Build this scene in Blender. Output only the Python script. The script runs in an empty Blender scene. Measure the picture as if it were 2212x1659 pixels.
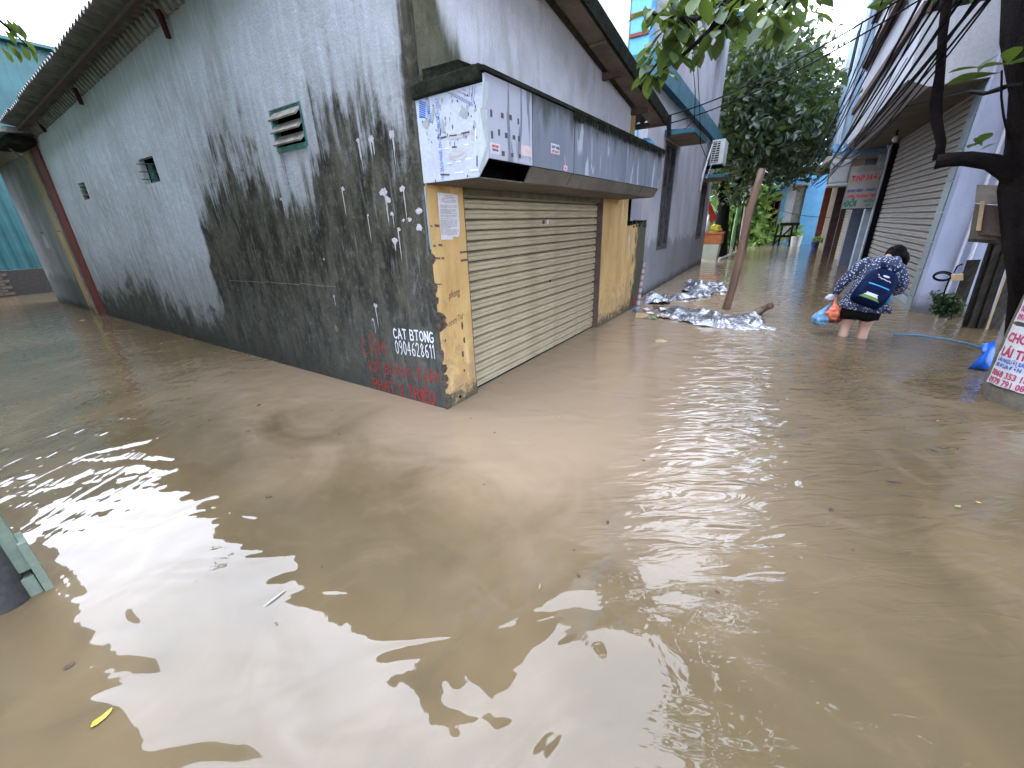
import bpy, bmesh, math, random
import numpy as np
from mathutils import Vector, Matrix, noise
random.seed(7); rng = np.random.default_rng(7)
scene = bpy.context.scene
COL = scene.collection
PI = math.pi

# ------------------------------------------------------------------ camera
F, CX, CY, H = 862.0, 1106.0, 829.5, 1.5        # focal length and centre in a 2212 px wide frame, height above the water
def camdir(px, py): return np.array([(px-CX)/F, -(py-CY)/F, -1.0])
_a, _b = camdir(-290, 535), camdir(1722, 465)     # the two vanishing points of the corner building
up = np.cross(_b, _a); up /= np.linalg.norm(up)
if up[1] < 0: up = -up
fw = np.array([0, 0, -1.0]); fw = fw-up*fw.dot(up); fw /= np.linalg.norm(fw)
M3 = np.array([np.cross(fw, up), fw, up])
CAM = np.array([0, 0, H])
def ray(px, py): d = M3@camdir(px, py); return d/np.linalg.norm(d)
def onz(px, py, z=0.0):
    d = ray(px, py); return CAM+d*((z-H)/d[2])
def onpl(px, py, p0, n):
    d = ray(px, py); return CAM+d*(np.dot(np.array(p0)-CAM, n)/d.dot(n))
def P(px, py, dist): return CAM+ray(px, py)*dist
def proj(p):
    c = M3.T@(np.array(p)-CAM)
    if c[2] > -0.05: return (1e6, 1e6)
    return (CX+F*c[0]/-c[2], CY-F*c[1]/-c[2])

cam = bpy.data.cameras.new('camera'); co = bpy.data.objects.new('camera', cam); COL.objects.link(co)
cam.sensor_width = 36; cam.lens = F/2212*36; cam.clip_start = 0.02; cam.clip_end = 1500
mw = Matrix([list(M3[0])+[0], list(M3[1])+[0], list(M3[2])+[H], [0, 0, 0, 1]])
co.matrix_world = mw
scene.camera = co

# ------------------------------------------------------------------ sky, sun, exposure
w = bpy.data.worlds.new("World"); scene.world = w; w.use_nodes = True
nt = w.node_tree; bgn = nt.nodes['Background']
sk = nt.nodes.new('ShaderNodeTexSky'); sk.sky_type = 'NISHITA'; sk.sun_disc = False
sk.sun_elevation = math.radians(50); sk.sun_rotation = math.radians(-22)
sk.air_density = 1.0; sk.dust_density = 2.0; sk.ozone_density = 1.0
hs = nt.nodes.new('ShaderNodeHueSaturation'); hs.inputs['Saturation'].default_value = 0.10
nt.links.new(sk.outputs[0], hs.inputs['Color']); 
tn_ = nt.nodes.new('ShaderNodeMix'); tn_.data_type = 'RGBA'; tn_.blend_type = 'MULTIPLY'; tn_.inputs[0].default_value = 1; tn_.inputs[7].default_value = (.90, .965, 1.15, 1)
nt.links.new(hs.outputs[0], tn_.inputs[6]); 
# low even cloud deck over the clear-sky model
cl_ = nt.nodes.new('ShaderNodeMix'); cl_.data_type = 'RGBA'; cl_.inputs[0].default_value = .72; cl_.inputs[7].default_value = (7.0, 7.9, 10.0, 1)
nt.links.new(tn_.outputs[2], cl_.inputs[6]); nt.links.new(cl_.outputs[2], bgn.inputs['Color'])
bgn.inputs['Strength'].default_value = 0.15
sun = bpy.data.lights.new('sun', 'SUN'); so = bpy.data.objects.new('sun', sun); COL.objects.link(so)
sun.energy = 0.5; sun.angle = math.radians(85); sun.color = (1, .98, .95)
az, el = math.radians(-22), math.radians(50)
sd = Vector((math.sin(az)*math.cos(el), math.cos(az)*math.cos(el), math.sin(el)))
so.rotation_euler = sd.to_track_quat('Z', 'Y').to_euler()
scene.view_settings.view_transform = 'Standard'; scene.view_settings.look = 'None'
scene.view_settings.gamma = 1; scene.view_settings.use_curve_mapping = False
scene.view_settings.exposure = 2.75
scene.cycles.max_bounces = 6; scene.cycles.diffuse_bounces = 3; scene.cycles.glossy_bounces = 3
scene.cycles.transmission_bounces = 4; scene.cycles.transparent_max_bounces = 8
scene.cycles.caustics_reflective = False; scene.cycles.caustics_refractive = False
scene.cycles.use_denoising = True; scene.cycles.use_adaptive_sampling = True; scene.cycles.adaptive_threshold = .025

# ------------------------------------------------------------------ frames
def unit(v): v = np.array(v, float); return v/np.linalg.norm(v)
K = onz(966, 884)                                 # the corner of the building where it meets the water
dL = unit(onz(210, 675)-K)                        # along the long side wall
dR = unit(onz(1290, 707)-K)                       # along the shutter front
nL = np.array([dL[1], -dL[0], 0]); nL = nL if nL[1] < 0 else -nL   # out of the side wall
nR = np.array([dR[1], -dR[0], 0])                 # out of the shutter front
Z = np.array([0, 0, 1.0])
dA = ray(1690, 466); dA[2] = 0; dA = unit(dA); nA = np.array([dA[1], -dA[0], 0])   # alley: along, right
def Lf(u, o, z): return K+dL*u+nL*o+Z*z
def Rf(u, o, z): return K+dR*u+nR*o+Z*z
def Bf(v, u, z): return K+dR*v+dL*u+Z*z           # plan of the corner building
def Af(s, t, z): return dA*s+nA*t+Z*z
def Wf(x, y, z): return np.array([x, y, z], float)
def Lp(px, py, o=0): p = onpl(px, py, K+nL*o, nL); return (p-K).dot(dL), p[2]
def Rp(px, py, o=0): p = onpl(px, py, K+nR*o, nR); return (p-K).dot(dR), p[2]
def Tp(px, py, t): p = onpl(px, py, nA*t, nA); return p.dot(dA), p[2]
def Sp(px, py, s): p = onpl(px, py, dA*s, dA); return p.dot(nA), p[2]

# ------------------------------------------------------------------ materials
def N(nt, t, **kw):
    n = nt.nodes.new(t)
    for k, v in kw.items(): setattr(n, k, v)
    return n
class Mat:
    """thin wrapper for node building; 'lc' is the piece's own along/out/up coordinate in metres"""
    def __init__(s, name):
        s.m = bpy.data.materials.new(name); s.m.use_nodes = True; s.nt = s.m.node_tree
        s.b = s.nt.nodes['Principled BSDF']
        at = N(s.nt, 'ShaderNodeAttribute', attribute_name='lc'); s.lc = at.outputs['Vector']
    def lk(s, a, b): s.nt.links.new(a, b)
    def val(s, x): return x
    def mapv(s, sc, loc=(0, 0, 0), src=None):
        n = N(s.nt, 'ShaderNodeMapping'); n.inputs['Scale'].default_value = sc; n.inputs['Location'].default_value = loc
        s.lk(src or s.lc, n.inputs['Vector']); return n.outputs[0]
    def noise(s, sc=(1, 1, 1), scale=1.0, detail=5, rough=.55, dist=0, loc=(0, 0, 0), src=None, out='Fac'):
        n = N(s.nt, 'ShaderNodeTexNoise'); s.lk(s.mapv(sc, loc, src), n.inputs['Vector'])
        n.inputs['Scale'].default_value = scale; n.inputs['Detail'].default_value = detail
        n.inputs['Roughness'].default_value = rough; n.inputs['Distortion'].default_value = dist
        return n.outputs[out]
    def voro(s, sc=(1, 1, 1), scale=1.0, feature='F1', out='Distance', rand=1.0, src=None):
        n = N(s.nt, 'ShaderNodeTexVoronoi', feature=feature); s.lk(s.mapv(sc, src=src), n.inputs['Vector'])
        n.inputs['Scale'].default_value = scale; n.inputs['Randomness'].default_value = rand
        return n.outputs[out]
    def math(s, op, a, b=None, c=None, clamp=False):
        n = N(s.nt, 'ShaderNodeMath', operation=op, use_clamp=clamp)
        for i, x in enumerate((a, b, c)):
            if x is None: continue
            if isinstance(x, (int, float)): n.inputs[i].default_value = x
            else: s.lk(x, n.inputs[i])
        return n.outputs[0]
    def step(s, x, a, b, lo=0.0, hi=1.0):
        n = N(s.nt, 'ShaderNodeMapRange', interpolation_type='SMOOTHSTEP')
        s.lk(x, n.inputs[0])
        for i, v in zip((1, 2, 3, 4), (a, b, lo, hi)): n.inputs[i].default_value = v
        return n.outputs[0]
    def mix(s, f, a, b, mode='MIX'):
        n = N(s.nt, 'ShaderNodeMix', data_type='RGBA', blend_type=mode)
        if isinstance(f, (int, float)): n.inputs[0].default_value = f
        else: s.lk(f, n.inputs[0])
        for i, x in ((6, a), (7, b)):
            if isinstance(x, tuple): n.inputs[i].default_value = x+(1,) if len(x) == 3 else x
            else: s.lk(x, n.inputs[i])
        return n.outputs[2]
    def xyz(s, src=None):
        n = N(s.nt, 'ShaderNodeSeparateXYZ'); s.lk(src or s.lc, n.inputs[0]); return n.outputs
    def curve(s, x, pts):
        """piecewise curve through (x,y) points, any range"""
        x0, x1 = pts[0][0], pts[-1][0]; ys = [p[1] for p in pts]; y0, y1 = min(ys), max(ys)
        xn = s.step(x, x0, x1); s.nt.nodes[-1].interpolation_type = 'LINEAR'
        n = N(s.nt, 'ShaderNodeFloatCurve'); s.lk(xn, n.inputs[1]); c = n.mapping.curves[0]
        q = [((a-x0)/(x1-x0), (b-y0)/(y1-y0+1e-9)) for a, b in pts]
        c.points[0].location = q[0]; c.points[-1].location = q[-1]
        for a in q[1:-1]: c.points.new(*a)
        n.mapping.update()
        return s.math('MULTIPLY_ADD', n.outputs[0], y1-y0, y0)
    def col(s, x):
        if isinstance(x, tuple): s.b.inputs['Base Color'].default_value = x+(1,)
        else: s.lk(x, s.b.inputs['Base Color'])
    def rough(s, x):
        if isinstance(x, (int, float)): s.b.inputs['Roughness'].default_value = x
        else: s.lk(x, s.b.inputs['Roughness'])
    def bump(s, h, dist=.01, strength=1.0):
        n = N(s.nt, 'ShaderNodeBump'); n.inputs['Distance'].default_value = dist; n.inputs['Strength'].default_value = strength
        s.lk(h, n.inputs['Height']); s.lk(n.outputs[0], s.b.inputs['Normal'])
def pm(name, base, c2=None, rough=.8, scale=4.0, st=(1, 1, 1), var=.35, bump=.004, metal=0.0, dirt=None, fine=40, spec=None):
    """base colour broken up by two sizes of noise, with relief; dirt = (colour, amount) adds streaks down the piece"""
    m = Mat(name)
    if c2 is None: c2 = tuple(c*(1-var) for c in base)
    n1 = m.noise(st, scale, 6, .6); n2 = m.noise((1, 1, 1), fine, 4, .6)
    c = m.mix(m.step(n1, .32, .68), base, c2)
    c = m.mix(m.step(n2, .35, .7, 0, .35), c, tuple(x*.6 for x in base))
    if dirt:
        d = m.noise((1, 1, .12), 9, 5, .65, loc=(3, 1, 7)); c = m.mix(m.step(d, .5, .72, 0, dirt[1]), c, dirt[0])
    m.col(c); m.rough(rough); m.b.inputs['Metallic'].default_value = metal
    m.b.inputs['Specular IOR Level'].default_value = spec if spec is not None else (.06 if max(base) < .07 else .22 if rough > .55 and not metal else .5)
    if bump: m.bump(m.math('ADD', n1, m.math('MULTIPLY', n2, .6)), bump)
    return m.m

def make_side_wall():
    m = Mat('stained_lime_plaster'); u, o, z = m.xyz()
    uw = m.math('ADD', u, m.math('MULTIPLY', m.step(u, .2, 1.5), m.math('MULTIPLY_ADD', m.noise((1, 1, .6), 1.6, 5, .6, loc=(3, 0, 3)), 1.3, -.65)))
    bnd = m.curve(uw, [(-.3, 3.9), (.0, 3.6), (.14, 2.45), (.4, 2.35), (.8, 2.45), (1.1, 2.4), (1.35, 1.82), (1.8, 1.85), (2.1, 2.15), (2.6, 2.25), (3.2, 2.12), (3.7, 1.75), (4.0, .75), (4.5, .5), (5.5, .62), (7.0, .85), (9, .55), (12, .6)])
    drip = m.noise((1, 1, .10), 8.5, 6, .62); drip2 = m.noise((1, 1, .06), 30, 4, .6); blot = m.noise((1, 1, .5), 2.2, 6, .6, dist=.4)
    hi = m.step(z, .7, 1.8, .25, 1)
    e = m.math('ADD', m.math('SUBTRACT', bnd, z), m.math('MULTIPLY', hi, m.math('MULTIPLY_ADD', drip, 2.0, -1.0)))
    e = m.math('ADD', e, m.math('MULTIPLY', hi, m.math('MULTIPLY_ADD', drip2, .6, -.3))); e = m.math('ADD', e, m.math('MULTIPLY_ADD', m.noise((1, 1, .7), 3.2, 7, .68, dist=.6), 1.5, -.75))
    dark = m.step(e, -.22, .34)
    veil = m.step(m.math('ADD', m.math('SUBTRACT', m.math('ADD', bnd, .8), z), m.math('MULTIPLY_ADD', drip, 2.4, -1.2)), -.2, .8, 0, .42)
    bl = m.noise((1, 1, .7), 1.1, 5, .6, loc=(5, 0, 2))
    light = m.mix(m.step(bl, .35, .7), (.43, .445, .495), (.31, .315, .325))
    light = m.mix(m.step(m.noise((1, 1, .2), 14, 5, .6, loc=(9, 0, 0)), .42, .7, 0, .55), light, (.55, .58, .66))
    light = m.mix(m.step(m.noise((1, 1, 1), 26, 3, .6), .55, .72, 0, .35), light, (.30, .32, .30))
    dk = m.mix(m.step(m.noise((1, 1, .35), 5, 7, .72, loc=(2, 0, 1)), .36, .64), (.017, .016, .011), (.078, .073, .055))
    dk = m.mix(m.step(m.noise((1, 1, .6), 16, 5, .7, loc=(6, 0, 1)), .5, .68, 0, .55), dk, (.135, .135, .12))
    dk = m.mix(m.step(m.noise((1, 1, .09), 22, 5, .6, loc=(7, 0, 1)), .55, .75, 0, .6), dk, (.20, .215, .21))
    dk = m.mix(m.step(m.noise((1, 1, .4), 3.0, 5, .7, loc=(1, 0, 9)), .62, .74, 0, .55), dk, (.26, .285, .30))
    st2 = m.noise((1, 1, .05), 13, 6, .7, loc=(1, 0, 6)); light = m.mix(m.step(st2, .52, .74, 0, .42), light, (.20, .202, .20))
    base = m.mix(veil, light, (.17, .178, .165))
    c = m.mix(dark, base, dk)
    wet = m.step(m.math('ADD', z, m.math('MULTIPLY', blot, .4)), .62, .22, 0, .72)
    c = m.mix(wet, c, (.022, .0225, .0155))
    low = m.step(m.math('ADD', z, m.math('MULTIPLY', m.noise((1, 1, .8), 2.6, 6, .65, loc=(8, 0, 2)), 1.2)), 1.9, 1.0, 0, .14); c = m.mix(low, c, (.22, .228, .222))
    eave_stain_shade = m.step(m.math('ADD', z, m.math('MULTIPLY', blot, .15)), 3.75, 3.3, .55, 0)  # staining under the eave that also paints in occlusion shade
    c = m.mix(eave_stain_shade, c, (.16, .165, .15))
    m.col(c); m.rough(.9); m.b.inputs['Specular IOR Level'].default_value = .12
    h = m.math('ADD', m.noise((1, 1, 1), 7, 6, .6), m.math('MULTIPLY', m.noise((1, 1, 1), 55, 4, .6), .35))
    m.bump(h, .016); return m.m
def make_front_upper():
    m = Mat('weathered_front_plaster'); u, o, z = m.xyz()
    nz = m.noise((1, 1, .25), 5, 6, .6); nb = m.noise((1, 1, 1), 2.6, 5, .6)
    light = m.mix(m.step(nb, .35, .65), (.70, .71, .80), (.58, .59, .66))
    light = m.mix(m.step(nz, .5, .7, 0, .5), light, (.38, .37, .37))
    lim = m.curve(u, [(-.1, 3.4), (.15, 3.1), (.45, 2.75), (.8, 2.52), (1.4, 2.46), (4.6, 2.46)])
    e = m.math('ADD', m.math('SUBTRACT', lim, z), m.math('MULTIPLY_ADD', nz, .5, -.25))
    c = m.mix(m.step(e, -.08, .1), light, m.mix(m.step(m.noise((1, 1, .5), 7, 6, .7, loc=(1, 0, 3)), .35, .65), (.022, .020, .014), (.105, .095, .066)))
    c = m.mix(m.step(m.math('ADD', m.math('SUBTRACT', m.math('ADD', lim, .25), z), m.math('MULTIPLY_ADD', nz, .6, -.3)), -.05, .3, 0, .35), c, (.2, .21, .14))
    m.b.inputs['Specular IOR Level'].default_value = .12; m.col(c); m.rough(.9); m.bump(m.math('ADD', m.noise((1, 1, 1), 8, 6, .6), m.noise((1, 1, 1), 60, 3, .5)), .008); return m.m
def make_yellow(name, moss=None, base_moss=.18):
    m = Mat(name); u, o, z = m.xyz()
    n1 = m.noise((1, 1, .3), 4, 6, .6); n2 = m.noise((1, 1, 1), 14, 5, .6)
    c = m.mix(m.step(n1, .35, .7), (.50, .33, .13), (.37, .225, .075))
    c = m.mix(m.step(m.noise((1, 1, .15), 9, 5, .6, loc=(4, 0, 4)), .55, .75, 0, .6), c, (.66, .53, .32))
    c = m.mix(m.step(n2, .58, .72, 0, .5), c, (.30, .17, .06))
    c = m.mix(m.step(m.math('ADD', m.noise((1, 1, 1), 9, 5, .7, loc=(2, 2, 2)), m.math('MULTIPLY', z, -.22)), .38, .5, 0, .55), c, (.26, .18, .11))
    e = m.math('ADD', z, m.math('MULTIPLY_ADD', n2, .5, -.25))
    c = m.mix(m.step(e, base_moss, base_moss*.2, 0, .9), c, (.05, .05, .03))
    if moss:
        e = m.math('ADD', m.math('SUBTRACT', u, moss), m.math('MULTIPLY_ADD', m.noise((1, 1, .5), 3.5, 6, .7, loc=(0, 0, 5)), .9, -.45))
        c = m.mix(m.step(e, -.06, .12), c, m.mix(n2, (.02, .022, .014), (.075, .065, .03)))
    m.col(c); m.rough(.9); m.bump(m.math('ADD', n2, m.noise((1, 1, 1), 60, 4, .6)), .006); return m.m
def make_damp(name, c1, c2, damp, zl):
    m = Mat(name); u, o, z = m.xyz(); n = m.noise((1, 1, .5), 1.6, 6, .6); st = m.noise((1, 1, .10), 8, 5, .65, loc=(2, 0, 2)); bl = m.noise((1, 1, .8), 2.2, 6, .65, loc=(5, 1, 0))
    c = m.mix(m.step(n, .35, .65), c1, c2); c = m.mix(m.step(st, .5, .75, 0, .3), c, damp)
    e = m.math('ADD', z, m.math('MULTIPLY_ADD', bl, 1.1, -.55)); c = m.mix(m.step(e, zl, zl-.18, 0, .62), c, damp)
    c = m.mix(m.step(m.math('ADD', z, m.math('MULTIPLY_ADD', bl, .3, -.15)), .22, .0, 0, .8), c, tuple(x*.3 for x in damp))
    m.b.inputs['Specular IOR Level'].default_value = .15; m.col(c); m.rough(.9); m.bump(m.math('ADD', n, m.noise((1, 1, 1), 45, 4, .6)), .006); return m.m
def make_panel(name, film, off):
    m = Mat(name); u, o, z = m.xyz()
    d = m.noise((1, 1, .13), 7, 4, .55, dist=.5, loc=(off, 0, off)); k = m.step(d, .67-film*.22, .69-film*.22)
    g = m.mix(m.noise((1, 1, .3), 3, 4, .5), (.165, .185, .235), (.20, .225, .275))
    g = m.mix(m.step(m.noise((1, 1, .12), 16, 5, .6, loc=(1, 0, off)), .5, .75, 0, .55), g, (.11, .12, .13))
    c = m.mix(k, g, (.38, .40, .48))
    c = m.mix(m.step(m.math('ADD', z, m.math('MULTIPLY_ADD', m.noise((1, 1, .3), 9, 5, .7), .5, -.25)), 2.17, 2.34, 0, .8), c, (.045, .05, .035)) if not film > .9 else c
    m.col(c); m.rough(m.step(d, .4, .6, .38, .7)); m.b.inputs['Metallic'].default_value = .15
    m.bump(m.math('ADD', d, m.noise((1, 1, 1), 2.5, 2, .5)), .004); return m.m
def make_shutter(name, c0, c1, dirt=(.10, .085, .06)):
    m = Mat(name); u, o, z = m.xyz()
    g = m.noise((.5, 1, 3), 8, 5, .65)
    c = m.mix(m.step(g, .35, .7), c0, c1)
    c = m.mix(m.step(m.noise((1.2, 1, 8), 5, 5, .7, loc=(4, 0, 3)), .5, .75, 0, .6), c, dirt)
    oi = N(m.nt, 'ShaderNodeObjectInfo'); c = m.mix(m.math('MULTIPLY', oi.outputs['Random'], .45), c, c1)
    m.col(c); m.rough(.5); m.bump(g, .002); return m.m
def make_water():
    m = Mat('muddy_flood_water'); x, y, z = m.xyz()
    big = m.noise((1, 1, 1), .55, 5, .55, dist=1.2); sw = m.noise((1, 1, 1), 1.3, 5, .6, dist=2.0, loc=(3, 5, 0)); sm = m.noise((1, 1, 1), 5, 6, .65, dist=1.0)
    c = m.mix(m.step(big, .36, .64), (.100, .074, .040), (.142, .102, .056))
    c = m.mix(m.step(sw, .50, .74, 0, .38), c, (.185, .138, .088))
    c = m.mix(m.step(sw, .44, .28, 0, .35), c, (.076, .062, .040))
    c = m.mix(m.step(sm, .60, .75, 0, .10), c, (.21, .17, .12))
    vd = N(m.nt, 'ShaderNodeVectorMath', operation='SUBTRACT'); m.lk(m.lc, vd.inputs[0]); vd.inputs[1].default_value = tuple(K)
    def dv(v):
        n = N(m.nt, 'ShaderNodeVectorMath', operation='DOT_PRODUCT'); m.lk(vd.outputs[0], n.inputs[0]); n.inputs[1].default_value = tuple(v); return n.outputs['Value']
    oL = dv(nL); uL = dv(dL); wob = m.math('MULTIPLY_ADD', m.noise((1, 1, 1), 1.1, 5, .55, dist=1.2, loc=(8, 3, 0)), 1.6, -.8)
    lit_plume = m.math('MULTIPLY', m.step(m.math('ADD', oL, wob), 1.5, .1), m.step(uL, 4.5, 1.5)); lit_plume = m.math('MULTIPLY', lit_plume, m.step(uL, -3.2, -1.2))
    c = m.mix(m.math('MULTIPLY', lit_plume, .85), c, (.30, .22, .148))  # pale silt by the wall, strengthened to paint in light falling there
    m.col(c); m.rough(.018); m.b.inputs['IOR'].default_value = 1.40
    # distance along and across the two lanes decides how lively the surface is
    def dotv(v): 
        n = N(m.nt, 'ShaderNodeVectorMath', operation='DOT_PRODUCT'); m.lk(m.lc, n.inputs[0]); n.inputs[1].default_value = tuple(v); return n.outputs['Value']
    s, t = dotv(dA), dotv(nA)
    alley = m.math('MULTIPLY', m.math('MULTIPLY', m.step(t, -.9, -.2), m.step(t, 1.5, .3, .4, 1)), m.step(s, 1.1, 2.2))
    far = m.step(s, 9, 20)
    lane = m.step(x, -1.6, -3.4)
    def layer(sc, scale, det, amp, loc=(0, 0, 0), rot=0, dist=.5, rough=.5):
        mp = N(m.nt, 'ShaderNodeMapping'); mp.inputs['Rotation'].default_value = (0, 0, rot); mp.inputs['Scale'].default_value = sc; mp.inputs['Location'].default_value = loc
        m.lk(m.lc, mp.inputs['Vector']); n = N(m.nt, 'ShaderNodeTexNoise'); m.lk(mp.outputs[0], n.inputs['Vector'])
        n.inputs['Scale'].default_value = scale; n.inputs['Detail'].default_value = det; n.inputs['Distortion'].default_value = dist; n.inputs['Roughness'].default_value = rough
        return m.math('MULTIPLY', n.outputs['Fac'], amp) if isinstance(amp, (int, float)) else m.math('MULTIPLY', n.outputs['Fac'], amp)
    calm = layer((1, 1.5, 1), 2.0, 1.5, .017, rot=math.radians(20), dist=.9)
    calm2 = layer((1, 1, 1), 7.5, 1, .0012, loc=(4, 2, 0))
    aA = m.math('MULTIPLY', alley, m.math('MULTIPLY_ADD', far, -.008, .021))
    live = layer((.55, 1.9, 1), 5.0, 2.5, aA, rot=math.radians(33), dist=1.2)
    live2 = layer((.7, 1.6, 1), 15, 2, m.math('MULTIPLY', alley, .0020), rot=math.radians(25), loc=(2, 7, 0))
    aL = m.math('MULTIPLY', lane, .009)
    ln = layer((2.2, .5, 1), 3.2, 2, aL, rot=math.radians(-52))
    pq = onz(1838, 724)
    vp = N(m.nt, 'ShaderNodeVectorMath', operation='DISTANCE'); m.lk(m.lc, vp.inputs[0]); vp.inputs[1].default_value = tuple(pq); dp = vp.outputs['Value']
    ring = m.math('MULTIPLY', m.math('SINE', m.math('MULTIPLY', m.math('ADD', dp, m.math('MULTIPLY', live2, 12.0)), 30.0)), m.math('MULTIPLY', m.step(dp, 1.5, .1), .0030))
    churn = layer((1, 1.6, 1), 14, 3, m.math('MULTIPLY', m.step(dp, 1.9, .3), .016), rot=math.radians(33), loc=(5, 1, 0), dist=1.0)
    ln = m.math('ADD', ln, m.math('ADD', ring, churn))
    h = m.math('ADD', m.math('ADD', calm, calm2), m.math('ADD', m.math('ADD', live, live2), ln))
    m.bump(h, 1.0); return m.m
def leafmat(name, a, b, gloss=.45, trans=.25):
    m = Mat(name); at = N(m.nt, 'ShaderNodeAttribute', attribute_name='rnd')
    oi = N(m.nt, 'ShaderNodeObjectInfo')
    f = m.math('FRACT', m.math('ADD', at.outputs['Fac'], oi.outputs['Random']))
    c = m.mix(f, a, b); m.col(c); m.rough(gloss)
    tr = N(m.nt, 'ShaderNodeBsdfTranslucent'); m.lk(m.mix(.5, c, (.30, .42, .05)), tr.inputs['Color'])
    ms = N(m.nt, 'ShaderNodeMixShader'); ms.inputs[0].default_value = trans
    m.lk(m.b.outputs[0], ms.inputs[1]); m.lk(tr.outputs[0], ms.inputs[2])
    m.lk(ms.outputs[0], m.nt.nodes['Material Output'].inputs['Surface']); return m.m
def flat(name, c, rough=.7, metal=0.0):
    m = Mat(name); n = m.noise((1, 1, 1), 30, 3, .6); m.col(m.mix(m.step(n, .3, .8, 0, .3), c, tuple(x*.55 for x in c))); m.rough(rough); m.b.inputs['Metallic'].default_value = metal; m.b.inputs['Specular IOR Level'].default_value = .08 if max(c) < .05 else .4; return m.m

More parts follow.
